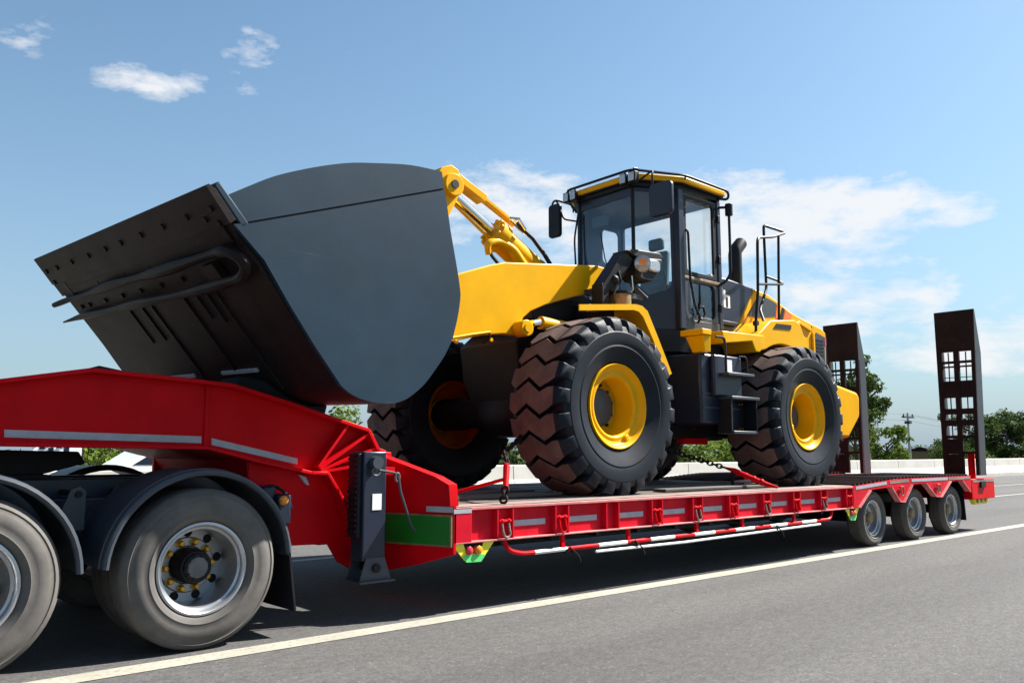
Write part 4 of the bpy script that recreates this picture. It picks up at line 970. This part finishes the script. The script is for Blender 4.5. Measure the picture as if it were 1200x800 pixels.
# --- hood
HN, HFar = .95, 2.46
hood_dark = [(9.47, 3.655), (9.47, 2.62), (10.02, 2.62), (10.06, 2.98), (10.52, 3.585), (10.0, 3.632)]
MB().prism(hood_dark, HN, HFar).build('hood_front', NAVY, ld, bevel=.02)
hood_y = [(10.025, 2.62), (10.065, 2.98), (10.53, 3.582), (10.87, 3.548), (11.15, 3.47), (11.45, 3.36), (11.9, 3.27), (12.36, 3.195), (12.50, 3.13), (12.47, 2.6), (12.35, 2.46), (11.2, 2.5), (11.0, 2.6)]
hy = MB().prism(hood_y, HN, HFar).build('hood', YEL, ld, bevel=.02)
MB().prism([(10.30, 3.17), (10.62, 3.50), (10.84, 3.487), (11.08, 3.437), (11.04, 3.235), (10.6, 3.175)], HN-.006, HN+.002).build('side_glass', GREY, hy)
MB().prism([(11.05, 3.22), (11.10, 3.432), (11.19, 3.41), (11.14, 3.215)], HN-.006, HN+.002).build('decal', ORANGE, hy)
MB().prism([(11.16, 3.21), (11.24, 3.395), (11.31, 3.375), (11.23, 3.205)], HN-.006, HN+.002).build('decal', BLACK, hy)
MB().prism([(11.25, 3.205), (11.33, 3.37), (11.50, 3.315), (11.44, 3.19)], HN-.006, HN+.002).build('decal', ORANGE, hy)
MB().prism([(11.58, 2.66), (11.58, 3.17), (11.66, 3.21), (12.0, 3.13), (12.03, 3.08), (12.03, 2.66)], HN-.010, HN+.002).build('side_door', YEL, hy, bevel=.008)
for q_ in ([(11.56, 2.62), (11.62, 2.62), (11.62, 3.16), (11.68, 3.18), (12.0, 3.10), (12.02, 3.15), (11.66, 3.235), (11.56, 3.19)], [(12.04, 2.62), (12.09, 2.62), (12.09, 3.08), (12.04, 3.10)]):
    MB().prism(q_, HN-.040, HN-.0005).build('door_frame', YEL, hy, bevel=.008)
for k in range(2):
    MB().box(11.545+k*.52, 11.558+k*.52, HN-.004, HN+.002, 2.62, 3.2).build('panel_gap', FRAME, hy)
MB().prism([(12.13, 2.46), (12.13, 3.04), (12.19, 3.11), (12.44, 3.06), (12.42, 2.48)], HN-.010, HN+.002).build('rear_grille', GREY, hy)
for k in range(9): MB().box(12.16, 12.39, HN-.016, HN-.0101, 2.54+k*.055, 2.565+k*.055).build('grille_slat', BLACK, hy)
MB().box(12.43, 12.475, HN-.014, HN+.0, 2.93, 3.06).build('tail_lamp', REDL, hy)
# white lettering on the dark front of the hood
MB().box(9.70, 9.73, HN-.004, HN+.002, 3.25, 3.50).build('letter', WHITE, ld)
MB().holed([(9.75, 3.23), (9.90, 3.23), (9.90, 3.39), (9.88, 3.41), (9.795, 3.41), (9.795, 3.47), (9.75, 3.47)], [[(9.797, 3.235), (9.852, 3.235), (9.852, 3.375), (9.797, 3.375)]], HN-.004, HN+.002).build('letter', WHITE, ld)
MB().cyl((9.90, HN-.02, 2.90), (9.90, HN, 2.90), .02, 10).build('hood_latch', CHROME, ld)
MB().box(9.6, 10.0, HN-.05, HN-.0005, 2.98, 3.04).build('hood_ledge', FRAME, ld, bevel=.01)
# exhaust
MB().tube([(10.90, 1.5, 3.55), (10.90, 1.5, 4.24), (10.925, 1.5, 4.31), (11.07, 1.5, 4.44)], [.100, .100, .100, .096], 20).build('exhaust_pipe', BLACK, ld)
MB().cyl((11.07, 1.5, 4.44), (11.083, 1.5, 4.452), .086, 20).build('exhaust_mouth', CHROME, ld)
# --- rear fender and platform
fp = [(9.74, 2.80), (9.86, 2.86), (10.10, 3.03), (10.72, 3.10), (10.86, 3.06), (10.98, 2.86), (11.02, 2.72)]+[(10.405+.985*math.cos(R(a)), 1.745+.985*math.sin(R(a))) for a in range(62, 118, 6)]+[(9.84, 2.60), (9.76, 2.60)]
rf = MB().prism(fp, .46, .948).build('rear_fender', YEL, ld, bevel=.015)
MB().prism([(10.16, 2.93), (10.24, 3.00), (10.62, 3.015), (10.60, 2.95)], .452, .462).build('fender_slot', FRAME, rf)
MB().prism([(8.95, 2.62), (8.92, 2.775), (9.86, 2.80), (9.86, 2.68), (9.76, 2.57), (9.66, 2.57), (9.58, 2.70)], .42, .90).build('platform', YEL, ld, bevel=.012)
hr = empty('handrail', (9.9, .5, 2.8), ld)
MB().tube([(9.88, .55, 2.75), (9.89, .55, 3.02), (9.965, .55, 3.40), (10.0, .55, 4.12), (10.06, .57, 4.18), (10.60, .68, 4.30), (11.08, .75, 4.46), (10.98, .82, 4.50), (10.77, .90, 4.54)], .020, 8, fillet=.07).build('rail_tube', BLACK, hr)
MB().tube([(10.77, .90, 4.54), (10.74, .90, 4.52), (10.72, .88, 3.60), (10.40, .80, 3.25), (10.2, .62, 3.04)], .020, 8, fillet=.06).build('rail_tube', BLACK, hr)
MB().tube([(10.88, .75, 4.38), (10.82, .75, 3.40), (10.80, .75, 3.08)], .019, 8).build('rail_tube', BLACK, hr)
MB().tube([(9.97, .55, 3.52), (10.84, .75, 3.66), (10.99, .76, 3.69), (10.90, .82, 3.74), (10.72, .88, 3.78)], .017, 8, fillet=.05).build('rail_tube', BLACK, hr)
MB().cyl((9.89, .52, 2.98), (9.89, .58, 2.98), .035, 10).build('rail_clamp', BLACK, hr)
# counterweight
MB().prism([(12.42, 1.50), (12.42, 2.36), (12.72, 2.33), (13.35, 2.24), (13.42, 2.16), (13.40, 1.85), (13.0, 1.50)], .90, 2.55).build('counterweight', YEL, ld, bevel=.05, segs=3)
MB().box(12.35, 12.60, 1.0, 2.4, 1.7, 3.1).build('radiator', FRAME, ld)
# --- tank, battery box and steps under the cab
MB().box(8.42, 9.22, .40, 1.3, 1.62, 2.46).build('fuel_tank', NAVY, ld, bevel=.03)
MB().box(8.60, 9.18, .33, .399, 1.95, 2.45).build('tank_cover', NAVY, ld, bevel=.02)
MB().box(8.86, 8.96, .322, .331, 2.20, 2.40).build('tank_label', WHITE, ld)
for z in (1.80, 1.97):
    MB().box(8.45, 9.2, .392, .40, z, z+.02).build('tank_rib', GREY, ld)
MB().box(8.38, 8.565, .33, .66, 2.675, 2.745).build('front_step', YEL, ld, bevel=.01)
MB().hexa([(8.46, .36, 2.47), (8.555, .34, 2.47), (8.555, .58, 2.47), (8.46, .54, 2.47), (8.43, .36, 2.674), (8.555, .34, 2.674), (8.555, .62, 2.674), (8.43, .62, 2.674)]).build('step_box', YEL, ld, bevel=.01)
stp = empty('ladder', (9.0, .3, 1.5), ld)
for (x0, x1, z) in ((8.70, 9.26, 2.20), (8.76, 9.36, 1.915), (8.78, 9.30, 1.50)):
    MB().box(x0, x1, .20, .44, z, z+.035).build('tread', GREY, stp, bevel=.006)
for x in (8.775, 9.31):
    MB().box(x-.012, x+.012, .22, .42, 1.51, 1.93).build('ladder_side', BLACK, stp)
MB().box(8.79, 9.30, .40, .415, 1.54, 1.91).build('ladder_back', BLACK, stp)
for x in (8.80, 8.88, 9.26, 9.2):
    for z in (1.57, 1.87): MB().cyl((x, .392, z), (x, .40, z), .010, 6).build('ladder_bolt', AMBER, stp)
MB().tube([(8.60, .30, 2.66), (8.72, .26, 2.66), (8.74, .26, 2.52), (8.74, .26, 2.22), (8.68, .30, 2.20)], .016, 8, fillet=.05).build('grab_rail', BLACK, stp)
MB().tube([(9.12, .33, 2.45), (9.20, .28, 2.46), (9.22, .28, 2.36), (9.22, .28, 2.23)], .014, 8, fillet=.04).build('grab_rail', BLACK, stp)
# --- front fender and head lamp
ff = [(6.17, 2.735), (6.17, 2.765), (7.05, 2.868), (7.16, 2.862), (7.25, 2.815), (7.42, 2.54), (7.60, 2.24), (7.65, 2.15), (7.60, 2.13), (7.53, 2.22), (7.38, 2.50), (7.21, 2.775), (7.14, 2.82), (7.05, 2.830)]
ff2 = [(6.74, 2.803), (6.74, 2.833)]+ff[2:-1]+[(7.05, 2.830)]
fn = MB().prism(ff2, .25, .68).build('front_fender', YEL, ld, bevel=.006)
MB().prism([(6.17, 2.70), (6.17, 2.762), (7.05, 2.866), (7.16, 2.860), (7.25, 2.812), (7.42, 2.54), (7.60, 2.24), (7.65, 2.15), (7.58, 2.12), (7.50, 2.22), (7.34, 2.50), (7.17, 2.745), (7.10, 2.79), (7.02, 2.80)], .235, .2495).build('fender_rim', YEL, fn)
MB().box(6.9, 7.0, .5, .98, 2.6, 2.84).build('fender_stay', FRAME, fn)
hl_ = empty('head_lamp', (7.5, .6, 3.4), ld)
MB().hexa([(6.92, .60, 2.88), (7.02, .60, 2.88), (7.02, .76, 2.88), (6.92, .76, 2.88), (6.92, .60, 3.14), (7.04, .60, 3.10), (7.04, .76, 3.10), (6.92, .76, 3.14)]).build('lamp_stalk', BLACK, hl_, bevel=.008)
MB().hexa([(6.92, .60, 3.12), (7.10, .60, 3.06), (7.10, .76, 3.06), (6.92, .76, 3.12), (7.28, .56, 3.56), (7.42, .56, 3.46), (7.42, .74, 3.46), (7.28, .74, 3.56)]).build('lamp_stalk', BLACK, hl_, bevel=.008)
MB().prism([(7.26, 3.55), (7.38, 3.585), (7.86, 3.61), (7.93, 3.57), (7.86, 3.52), (7.42, 3.50)], .53, .76).build('lamp_hood', BLACK, hl_, bevel=.012)
MB().prism([(7.42, 3.30), (7.44, 3.50), (7.90, 3.54), (7.86, 3.40), (7.70, 3.24), (7.5, 3.24)], .52, .78).build('lamp_body', BLACK, hl_, bevel=.02)
MB().lathe([(0, -.03), (.06, -.025), (.095, -.008), (.10, .03), (.10, .06)], (0, 0, 0), 20).xform(Matrix.Translation((7.47, .475, 3.42)) @ Matrix.Rotation(R(-52), 4, 'Z')).build('lamp_lens', LENS, hl_)
MB().lathe([(0, -.035), (.05, -.03), (.05, -.022)], (0, 0, 0), 14).xform(Matrix.Translation((7.465, .465, 3.43)) @ Matrix.Rotation(R(-52), 4, 'Z')).build('bulb', AMBER, hl_)
MB().prism(rrect(7.61, 7.82, 3.36, 3.50, .05), .490, .53).build('turn_lens', LENS, hl_, bevel=.015)
MB().cyl((7.24, .62, 2.86), (7.24, .62, 3.05), .125, 20).build('reservoir', BROWNP, ld, bevel=.012)
MB().cyl((7.24, .62, 3.051), (7.24, .62, 3.075), .135, 20).build('reservoir_cap', FRAME, ld)
MB().box(7.0, 7.75, .70, .95, 3.05, 3.12).build('pipe_tray', GREY, ld, bevel=.006)
MB().tube([(7.08, .56, 2.92), (7.02, .54, 3.0), (7.10, .54, 3.1), (7.2, .56, 3.18), (7.16, .58, 3.32), (7.28, .6, 3.25)], .012, 6, fillet=.06).build('hose', BLACK, ld)
MB().tube([(7.40, .58, 3.28), (7.42, .58, 3.12), (7.36, .62, 3.05)], .010, 6).build('pipe', CHROME, ld)
MB().sphere((7.12, .60, 3.20), .055, 10, 8).build('valve', FRAME, ld)
MB().tube([(7.50, .72, 3.32), (7.6, .72, 3.2), (7.8, .70, 3.08)], .030, 8).build('lamp_strut', NAVY, ld)

# ------------------------------------------------------------------ chains lashing the loader down
def chain(path, n, link=.052, wire=.0095):
    b = MB(); P = [Vector(p) for p in path]
    segs = [(P[i+1]-P[i]).length for i in range(len(P)-1)]; tot = sum(segs)
    for k in range(n):
        t = (k+.5)/n*tot; i = 0
        while t > segs[i] and i < len(segs)-1: t -= segs[i]; i += 1
        d = (P[i+1]-P[i]).normalized(); c = P[i]+d*t
        s = d.cross(Vector((0, 0, 1))); s = s.normalized() if s.length > .01 else Vector((1, 0, 0)); u_ = s.cross(d)
        if k % 2: s = u_
        L2 = tot/n*.72
        b.tube([c+d*(L2*math.cos(a))+s*(link*.5*math.sin(a)) for a in [q*PI/5 for q in range(10)]], wire, 6, closed=True)
    return b
c1 = empty('tie_down_chain', (4.84, -.12, .85))
tag(c1, 'chain with a red tensioner rising from the deck edge before the front tyre', 'chain', 'chains lashing down the loader')
chain([(4.85, -.11, .86), (4.90, -.08, .98)], 3, .06, .012).build('link_row', RUST, c1)
MB().tube([(4.90, -.08, .97), (4.93, -.05, 1.0), (5.00, .02, 1.16), (5.03, .05, 1.18)], [.012, .026, .030, .012], 10).build('tensioner', RED, c1)
MB().cyl((4.95, -.02, 1.05), (4.75, .55, .90), .016, 8).build('tensioner_handle', RED, c1)
chain([(5.03, .05, 1.18), (5.2, .28, 1.27), (6.4, 1.1, 1.62)], 22).build('link_row', RUST, c1)['kind'] = 'stuff'
c2 = empty('tie_down_chain', (9.1, -.1, .86))
tag(c2, 'chain with a long red tensioner running from the deck edge by the rear tyre', 'chain', 'chains lashing down the loader')
MB().tube([(9.16, -.12, .868), (9.12, .0, .90), (8.98, .35, 1.06), (8.95, .45, 1.09)], [.014, .030, .032, .014], 10).build('tensioner', RED, c2)
b = MB()
for t in (.25, .45, .65, .85):
    p = Vector((9.14, -.05, .882)).lerp(Vector((8.98, .38, 1.06)), t); b.sphere(p, .040, 8, 6)
b.build('tensioner_collar', RED, c2)
chain([(8.95, .45, 1.09), (8.2, .72, 1.30), (7.6, .95, 1.46)], 22).build('link_row', RUST, c2)['kind'] = 'stuff'
MB().cyl((8.98, .38, .855), (8.98, .38, 1.06), .018, 8).build('chain_stake', RUST, c2)

# ------------------------------------------------------------------ background
def leafmat(name, lo, hi):
    m = bpy.data.materials.new(name); m.use_nodes = True; t = NT(m.node_tree); t.n.clear()
    o = t.add('ShaderNodeOutputMaterial')
    geo = t.add('ShaderNodeNewGeometry'); tcx = t.add('ShaderNodeTexCoord')
    n = t.math('ADD', t.math('MULTIPLY', geo.outputs['Random Per Island'], .6), t.math('MULTIPLY', t.noise(tcx.outputs['Object'], 1.2, 3), .5))
    c = t.ramp(n, .15, .9, lo+(1,), hi+(1,))
    d = t.add('ShaderNodeBsdfDiffuse'); t.con(c, d.inputs[0]); tr_ = t.add('ShaderNodeBsdfTranslucent'); t.con(c, tr_.inputs[0])
    mx = t.add('ShaderNodeMixShader'); mx.inputs[0].default_value = .30; t.con(d.outputs[0], mx.inputs[1]); t.con(tr_.outputs[0], mx.inputs[2])
    t.con(mx.outputs[0], o.inputs[0]); return m
LEAF1 = leafmat('leaf_dark', (.028, .050, .018), (.085, .120, .035))
LEAF2 = leafmat('leaf_bright', (.060, .100, .016), (.17, .23, .045))
LEAF3 = leafmat('leaf_grey', (.040, .055, .028), (.12, .14, .065))
def foliage(clumps, nleaf, size, rng, squash=.8):
    vs, fs = [], []
    for (c, r) in clumps:
        for _ in range(int(nleaf*(r**2))):
            v = Vector((rng.gauss(0, 1), rng.gauss(0, 1), rng.gauss(0, 1))).normalized()
            q = Vector(c)+Vector((v.x*r, v.y*r, v.z*r*squash))*(rng.random()**.45)
            n = (v+Vector((rng.gauss(0, .6), rng.gauss(0, .6), rng.gauss(0, .6)+.4))).normalized()
            a = n.orthogonal().normalized(); a = Matrix.Rotation(rng.uniform(0, 6.28), 3, n) @ a; bb = n.cross(a)
            s1 = size*rng.uniform(.6, 1.3); s2 = s1*rng.uniform(.35, .6)
            i = len(vs); vs += [q-a*s1, q-bb*s2, q+a*s1, q+bb*s2]; fs.append((i, i+1, i+2, i+3))
    return vs, fs
def tree(loc, h, spread, seed, leaf, label, low=.30, dens=230, size=.16, cat='tree', group=None, nclump=26, lean=0, name='tree'):
    rng = random.Random(seed); L = Vector(loc)
    t = empty(name, loc); tag(t, label, cat, group)
    b = MB(); tips = []
    pts = [L]; d = Vector((lean, 0, 1)).normalized(); nseg = 6
    for k in range(nseg): pts.append(pts[-1]+d*h*.62/nseg+Vector((rng.uniform(-.06, .06), rng.uniform(-.06, .06), 0))*h*.2)
    r0 = h*.028+.03
    b.tube(pts, [r0*(1-.11*k) for k in range(nseg+1)], 10)
    for k in range(11):
        f = rng.uniform(low, 1.0); i = min(nseg-1, int(f*nseg)); base = pts[i].lerp(pts[i+1], f*nseg-i if f < 1 else 1)
        a = k*2.4+rng.uniform(-.4, .4); up = rng.uniform(.25, .9)
        dd = Vector((math.cos(a), math.sin(a), up)).normalized(); Lb = spread*rng.uniform(.55, 1.0)
        mid = base+dd*Lb*.5+Vector((0, 0, .05*Lb)); tip = base+dd*Lb
        b.tube([base, mid, tip], [r0*.42, r0*.26, r0*.10], 6); tips += [mid, tip]
    b.build('trunk', BARK, t)
    clumps = []
    for k in range(nclump):
        p = rng.choice(tips)+Vector((rng.gauss(0, .16)*spread, rng.gauss(0, .16)*spread, rng.gauss(.12, .14)*spread))
        if p.z < L.z+h*low*.8: p.z = L.z+h*low*.8+rng.random()*.5
        if p.z > L.z+h*.93: p.z = L.z+h*.93
        clumps.append((p-L, spread*rng.uniform(.16, .34)))
    clumps.append((Vector((0, 0, h*.86)), spread*.3))
    vs, fs = foliage(clumps, dens, size, rng)
    me = bpy.data.meshes.new('crown'); me.from_pydata(vs, [], fs); me.materials.append(leaf); me.update()
    o = bpy.data.objects.new('crown', me); COL.objects.link(o); o.parent = t
    return t
def bush(loc, rx, h, seed, leaf, label, group='bushes beyond the barrier', dens=300, size=.10):
    rng = random.Random(seed); t = empty('bush', loc); tag(t, label, 'bush', group)
    b = MB(); clumps = []
    for k in range(9):
        a = rng.uniform(0, 6.28); q = Vector((math.cos(a)*rx*rng.uniform(.1, .9), math.sin(a)*rx*.5*rng.random(), h*rng.uniform(.3, .75)))
        clumps.append((q, h*rng.uniform(.25, .40))); b.tube([Vector(loc), Vector(loc)+q*.5, Vector(loc)+q], [.035, .02, .008], 6)
    b.build('stem', BARK, t)
    vs, fs = foliage(clumps, dens, size, rng)
    me = bpy.data.meshes.new('foliage'); me.from_pydata(vs, [], fs); me.materials.append(leaf); me.update()
    o = bpy.data.objects.new('foliage', me); COL.objects.link(o); o.parent = t
    return t
TG = 'trees beyond the barrier'
tree((56.3, 21.5, 0), 8.7, 2.1, 3, LEAF1, 'tall dark tree whose top bough leans out beside the inner loading ramp', low=.45, group=TG, nclump=34)
tree((52, 21.5, 0), 5.2, 2.6, 4, LEAF1, 'middling bushy tree just right of the inner loading ramp', low=.12, group=TG, nclump=34)
tree((66, 27, 0), 5.6, 2.5, 5, LEAF3, 'thin greyish tree standing around the utility pole', low=.25, group=TG, dens=120, nclump=26)
tree((61.5, 22.5, 0), 3.1, 1.9, 6, LEAF2, 'low round tree right of the utility pole', low=.05, group=TG, nclump=26)
tree((82, 24, 0), 5.0, 2.6, 8, LEAF1, 'dark tree seen through the nearer loading ramp', low=.1, group=TG, dens=320, nclump=34)
tree((90, 24, 0), 5.6, 2.8, 9, LEAF1, 'dark round tree just right of the nearer loading ramp', low=.06, group=TG, nclump=44, dens=320)
tree((101, 24.5, 0), 6.0, 3.0, 10, LEAF1, 'dark tree at the right edge of the picture', low=.06, group=TG, nclump=44, dens=320)
tree((112, 25, 0), 6.2, 3.2, 14, LEAF1, 'farthest dark tree beyond the right picture edge', low=.06, group=TG, nclump=44, dens=320)
tree((6.6, 18.6, 0), 3.3, 1.5, 11, LEAF2, 'small leafy tree seen in the gap under the gooseneck', low=.30, size=.09, dens=420, group=TG)
tree((15.2, 19.5, 0), 3.0, 1.3, 12, LEAF2, 'yellowish green tree in the notch under the bucket', low=.2, size=.09, dens=420, group=TG)
for i, (x, y, rx, h, lf, lab) in enumerate(((33.0, 18.8, 2.0, 2.15, LEAF2, 'bright green bush seen between the loader wheels'), (36.5, 19.2, 2.0, 2.2, LEAF2, 'bright green bush seen behind the loader steps'),
        (21.5, 19.0, 1.5, 1.8, LEAF1, 'dark bush seen between the two front tyres'), (3.2, 19.0, 1.8, 1.5, LEAF2, 'pale green bush seen over the truck frame'), (30, 19.5, 1.6, 1.9, LEAF2, 'bright bush hidden half behind the front tyre'),
        (68, 21, 2.2, 1.9, LEAF1, 'low dark bush right of the utility pole'), (73, 22, 2.6, 2.3, LEAF1, 'low dark bush left of the nearer ramp'), (47, 20.5, 2.0, 2.4, LEAF3, 'grey green bush behind the inner ramp'))):
    bush((x, y, 0), rx, h, 30+i, lf, lab)
# scrub far behind
rng = random.Random(99); cl_ = []
for k in range(150):
    x = -10+k*1.4+rng.uniform(-1, 1); cl_.append((Vector((x, 36+rng.uniform(-3, 3)+k*.05, rng.uniform(.4, 1.0)+(.5 if k > 60 else 0))), rng.uniform(.9, 1.5)))
vs, fs = foliage(cl_, 75, .22, rng)
me = bpy.data.meshes.new('scrub'); me.from_pydata(vs, [], fs); me.materials.append(LEAF1); me.update()
o = bpy.data.objects.new('scrub', me); COL.objects.link(o); o['kind'] = 'stuff'; o['label'] = 'line of low dark scrub far beyond the road'
# utility pole
up_ = empty('utility_pole', (64, 22, 0)); tag(up_, 'thin utility pole with a crossarm and wires among the trees', 'utility pole')
MB().cyl((64, 22, 0), (64, 22, 4.15), .11, 10, .07).build('pole', CONC, up_)
MB().box(63.2, 64.9, 21.9, 22.1, 3.78, 3.90).build('crossarm', GREY, up_)
MB().box(63.85, 64.2, 21.8, 22.2, 3.35, 3.55).build('transformer', GREY, up_)
for x in (63.3, 64.0, 64.8): MB().cyl((x, 22, 3.9), (x, 22, 4.08), .05, 8).build('insulator', GREY, up_)
b = MB()
for (x, z) in ((63.3, 4.05), (64.8, 4.05), (64.0, 3.6)):
    b.tube([(x-10, 21.8, z+.25), (x-5, 21.9, z-.02), (x, 22, z)], .012, 4); b.tube([(x, 22, z), (x+9, 22.4, z-.45), (x+18, 23, z-.70), (x+27, 24, z-.6)], .012, 4)
b.build('wire', BLACK, up_)
sh = empty('shed', (80.5, 27, 0)); tag(sh, 'small rust coloured shed among the trees beyond the barrier', 'shed')
MB().box(79.5, 82.5, 26.5, 29, 0, 1.35).build('shed_wall', BROWNP, sh)
MB().prism([(26.3, 1.36), (27.7, 1.75), (29.2, 1.36)], 79.3, 82.7, 'x').build('shed_roof', RUST, sh)
# a white car passing on the far carriageway
cr = empty('parked_car', (7.6, 14.6, 0)); tag(cr, 'white car beyond the barrier in the gap under the gooseneck', 'car')
body = [(5.4, .35), (5.38, .72), (5.55, .88), (6.1, .95), (6.75, 1.36), (7.1, 1.44), (8.2, 1.44), (8.6, 1.38), (9.2, 1.02), (9.7, .95), (9.85, .80), (9.86, .35)]
MB().prism(body, 13.75, 15.45).build('body', CARW, cr, bevel=.06, segs=3)
for pts in ([(6.32, 1.0), (6.86, 1.34), (7.25, 1.36), (7.25, 1.0)], [(7.33, 1.0), (7.33, 1.36), (8.2, 1.36), (8.48, 1.30), (8.9, 1.02)]):
    MB().prism(pts, 13.742, 13.76).build('window', NAVY, cr)
for x in (6.2, 8.95):
    for y in (13.74, 15.28):
        wv = MB().lathe([(0, .0), (.20, .0), (.21, -.01), (.31, -.012), (.32, .01), (.32, .17), (.30, .2), (0, .2)], (x, y, .32), 24).build('wheel', RUB, cr)
        MB().lathe([(0, -.018), (.18, -.016), (.20, -.005)], (x, y, .32), 20).build('rim', SILV, wv)
for x in (5.42, 9.82): MB().box(x-.05, x+.05, 13.9, 14.2, .66, .78).build('lamp', LENS, cr)
# roadside sign board and pole by the small tree
sg = empty('notice_board', (5.75, 17.6, 0)); tag(sg, 'pale blue board on a post behind the barrier, left of the small tree', 'sign')
MB().cyl((5.75, 17.6, 0), (5.75, 17.6, 1.05), .04, 8).build('post', GREY, sg)
MB().box(5.2, 6.3, 17.55, 17.59, 1.05, 1.62).build('board', WHITE, sg)
MB().box(5.2, 6.3, 17.545, 17.5499, 1.05, 1.12).build('yellow_band', LEMON, sg)
for (x, z) in ((5.4, 1.42), (5.6, 1.30), (5.78, 1.45), (5.95, 1.36)):
    MB().box(x-.06, x+.06, 17.545, 17.5499, z-.08, z+.08).build('blue_patch', NAVY, sg)
bpy.context.view_layer.update()
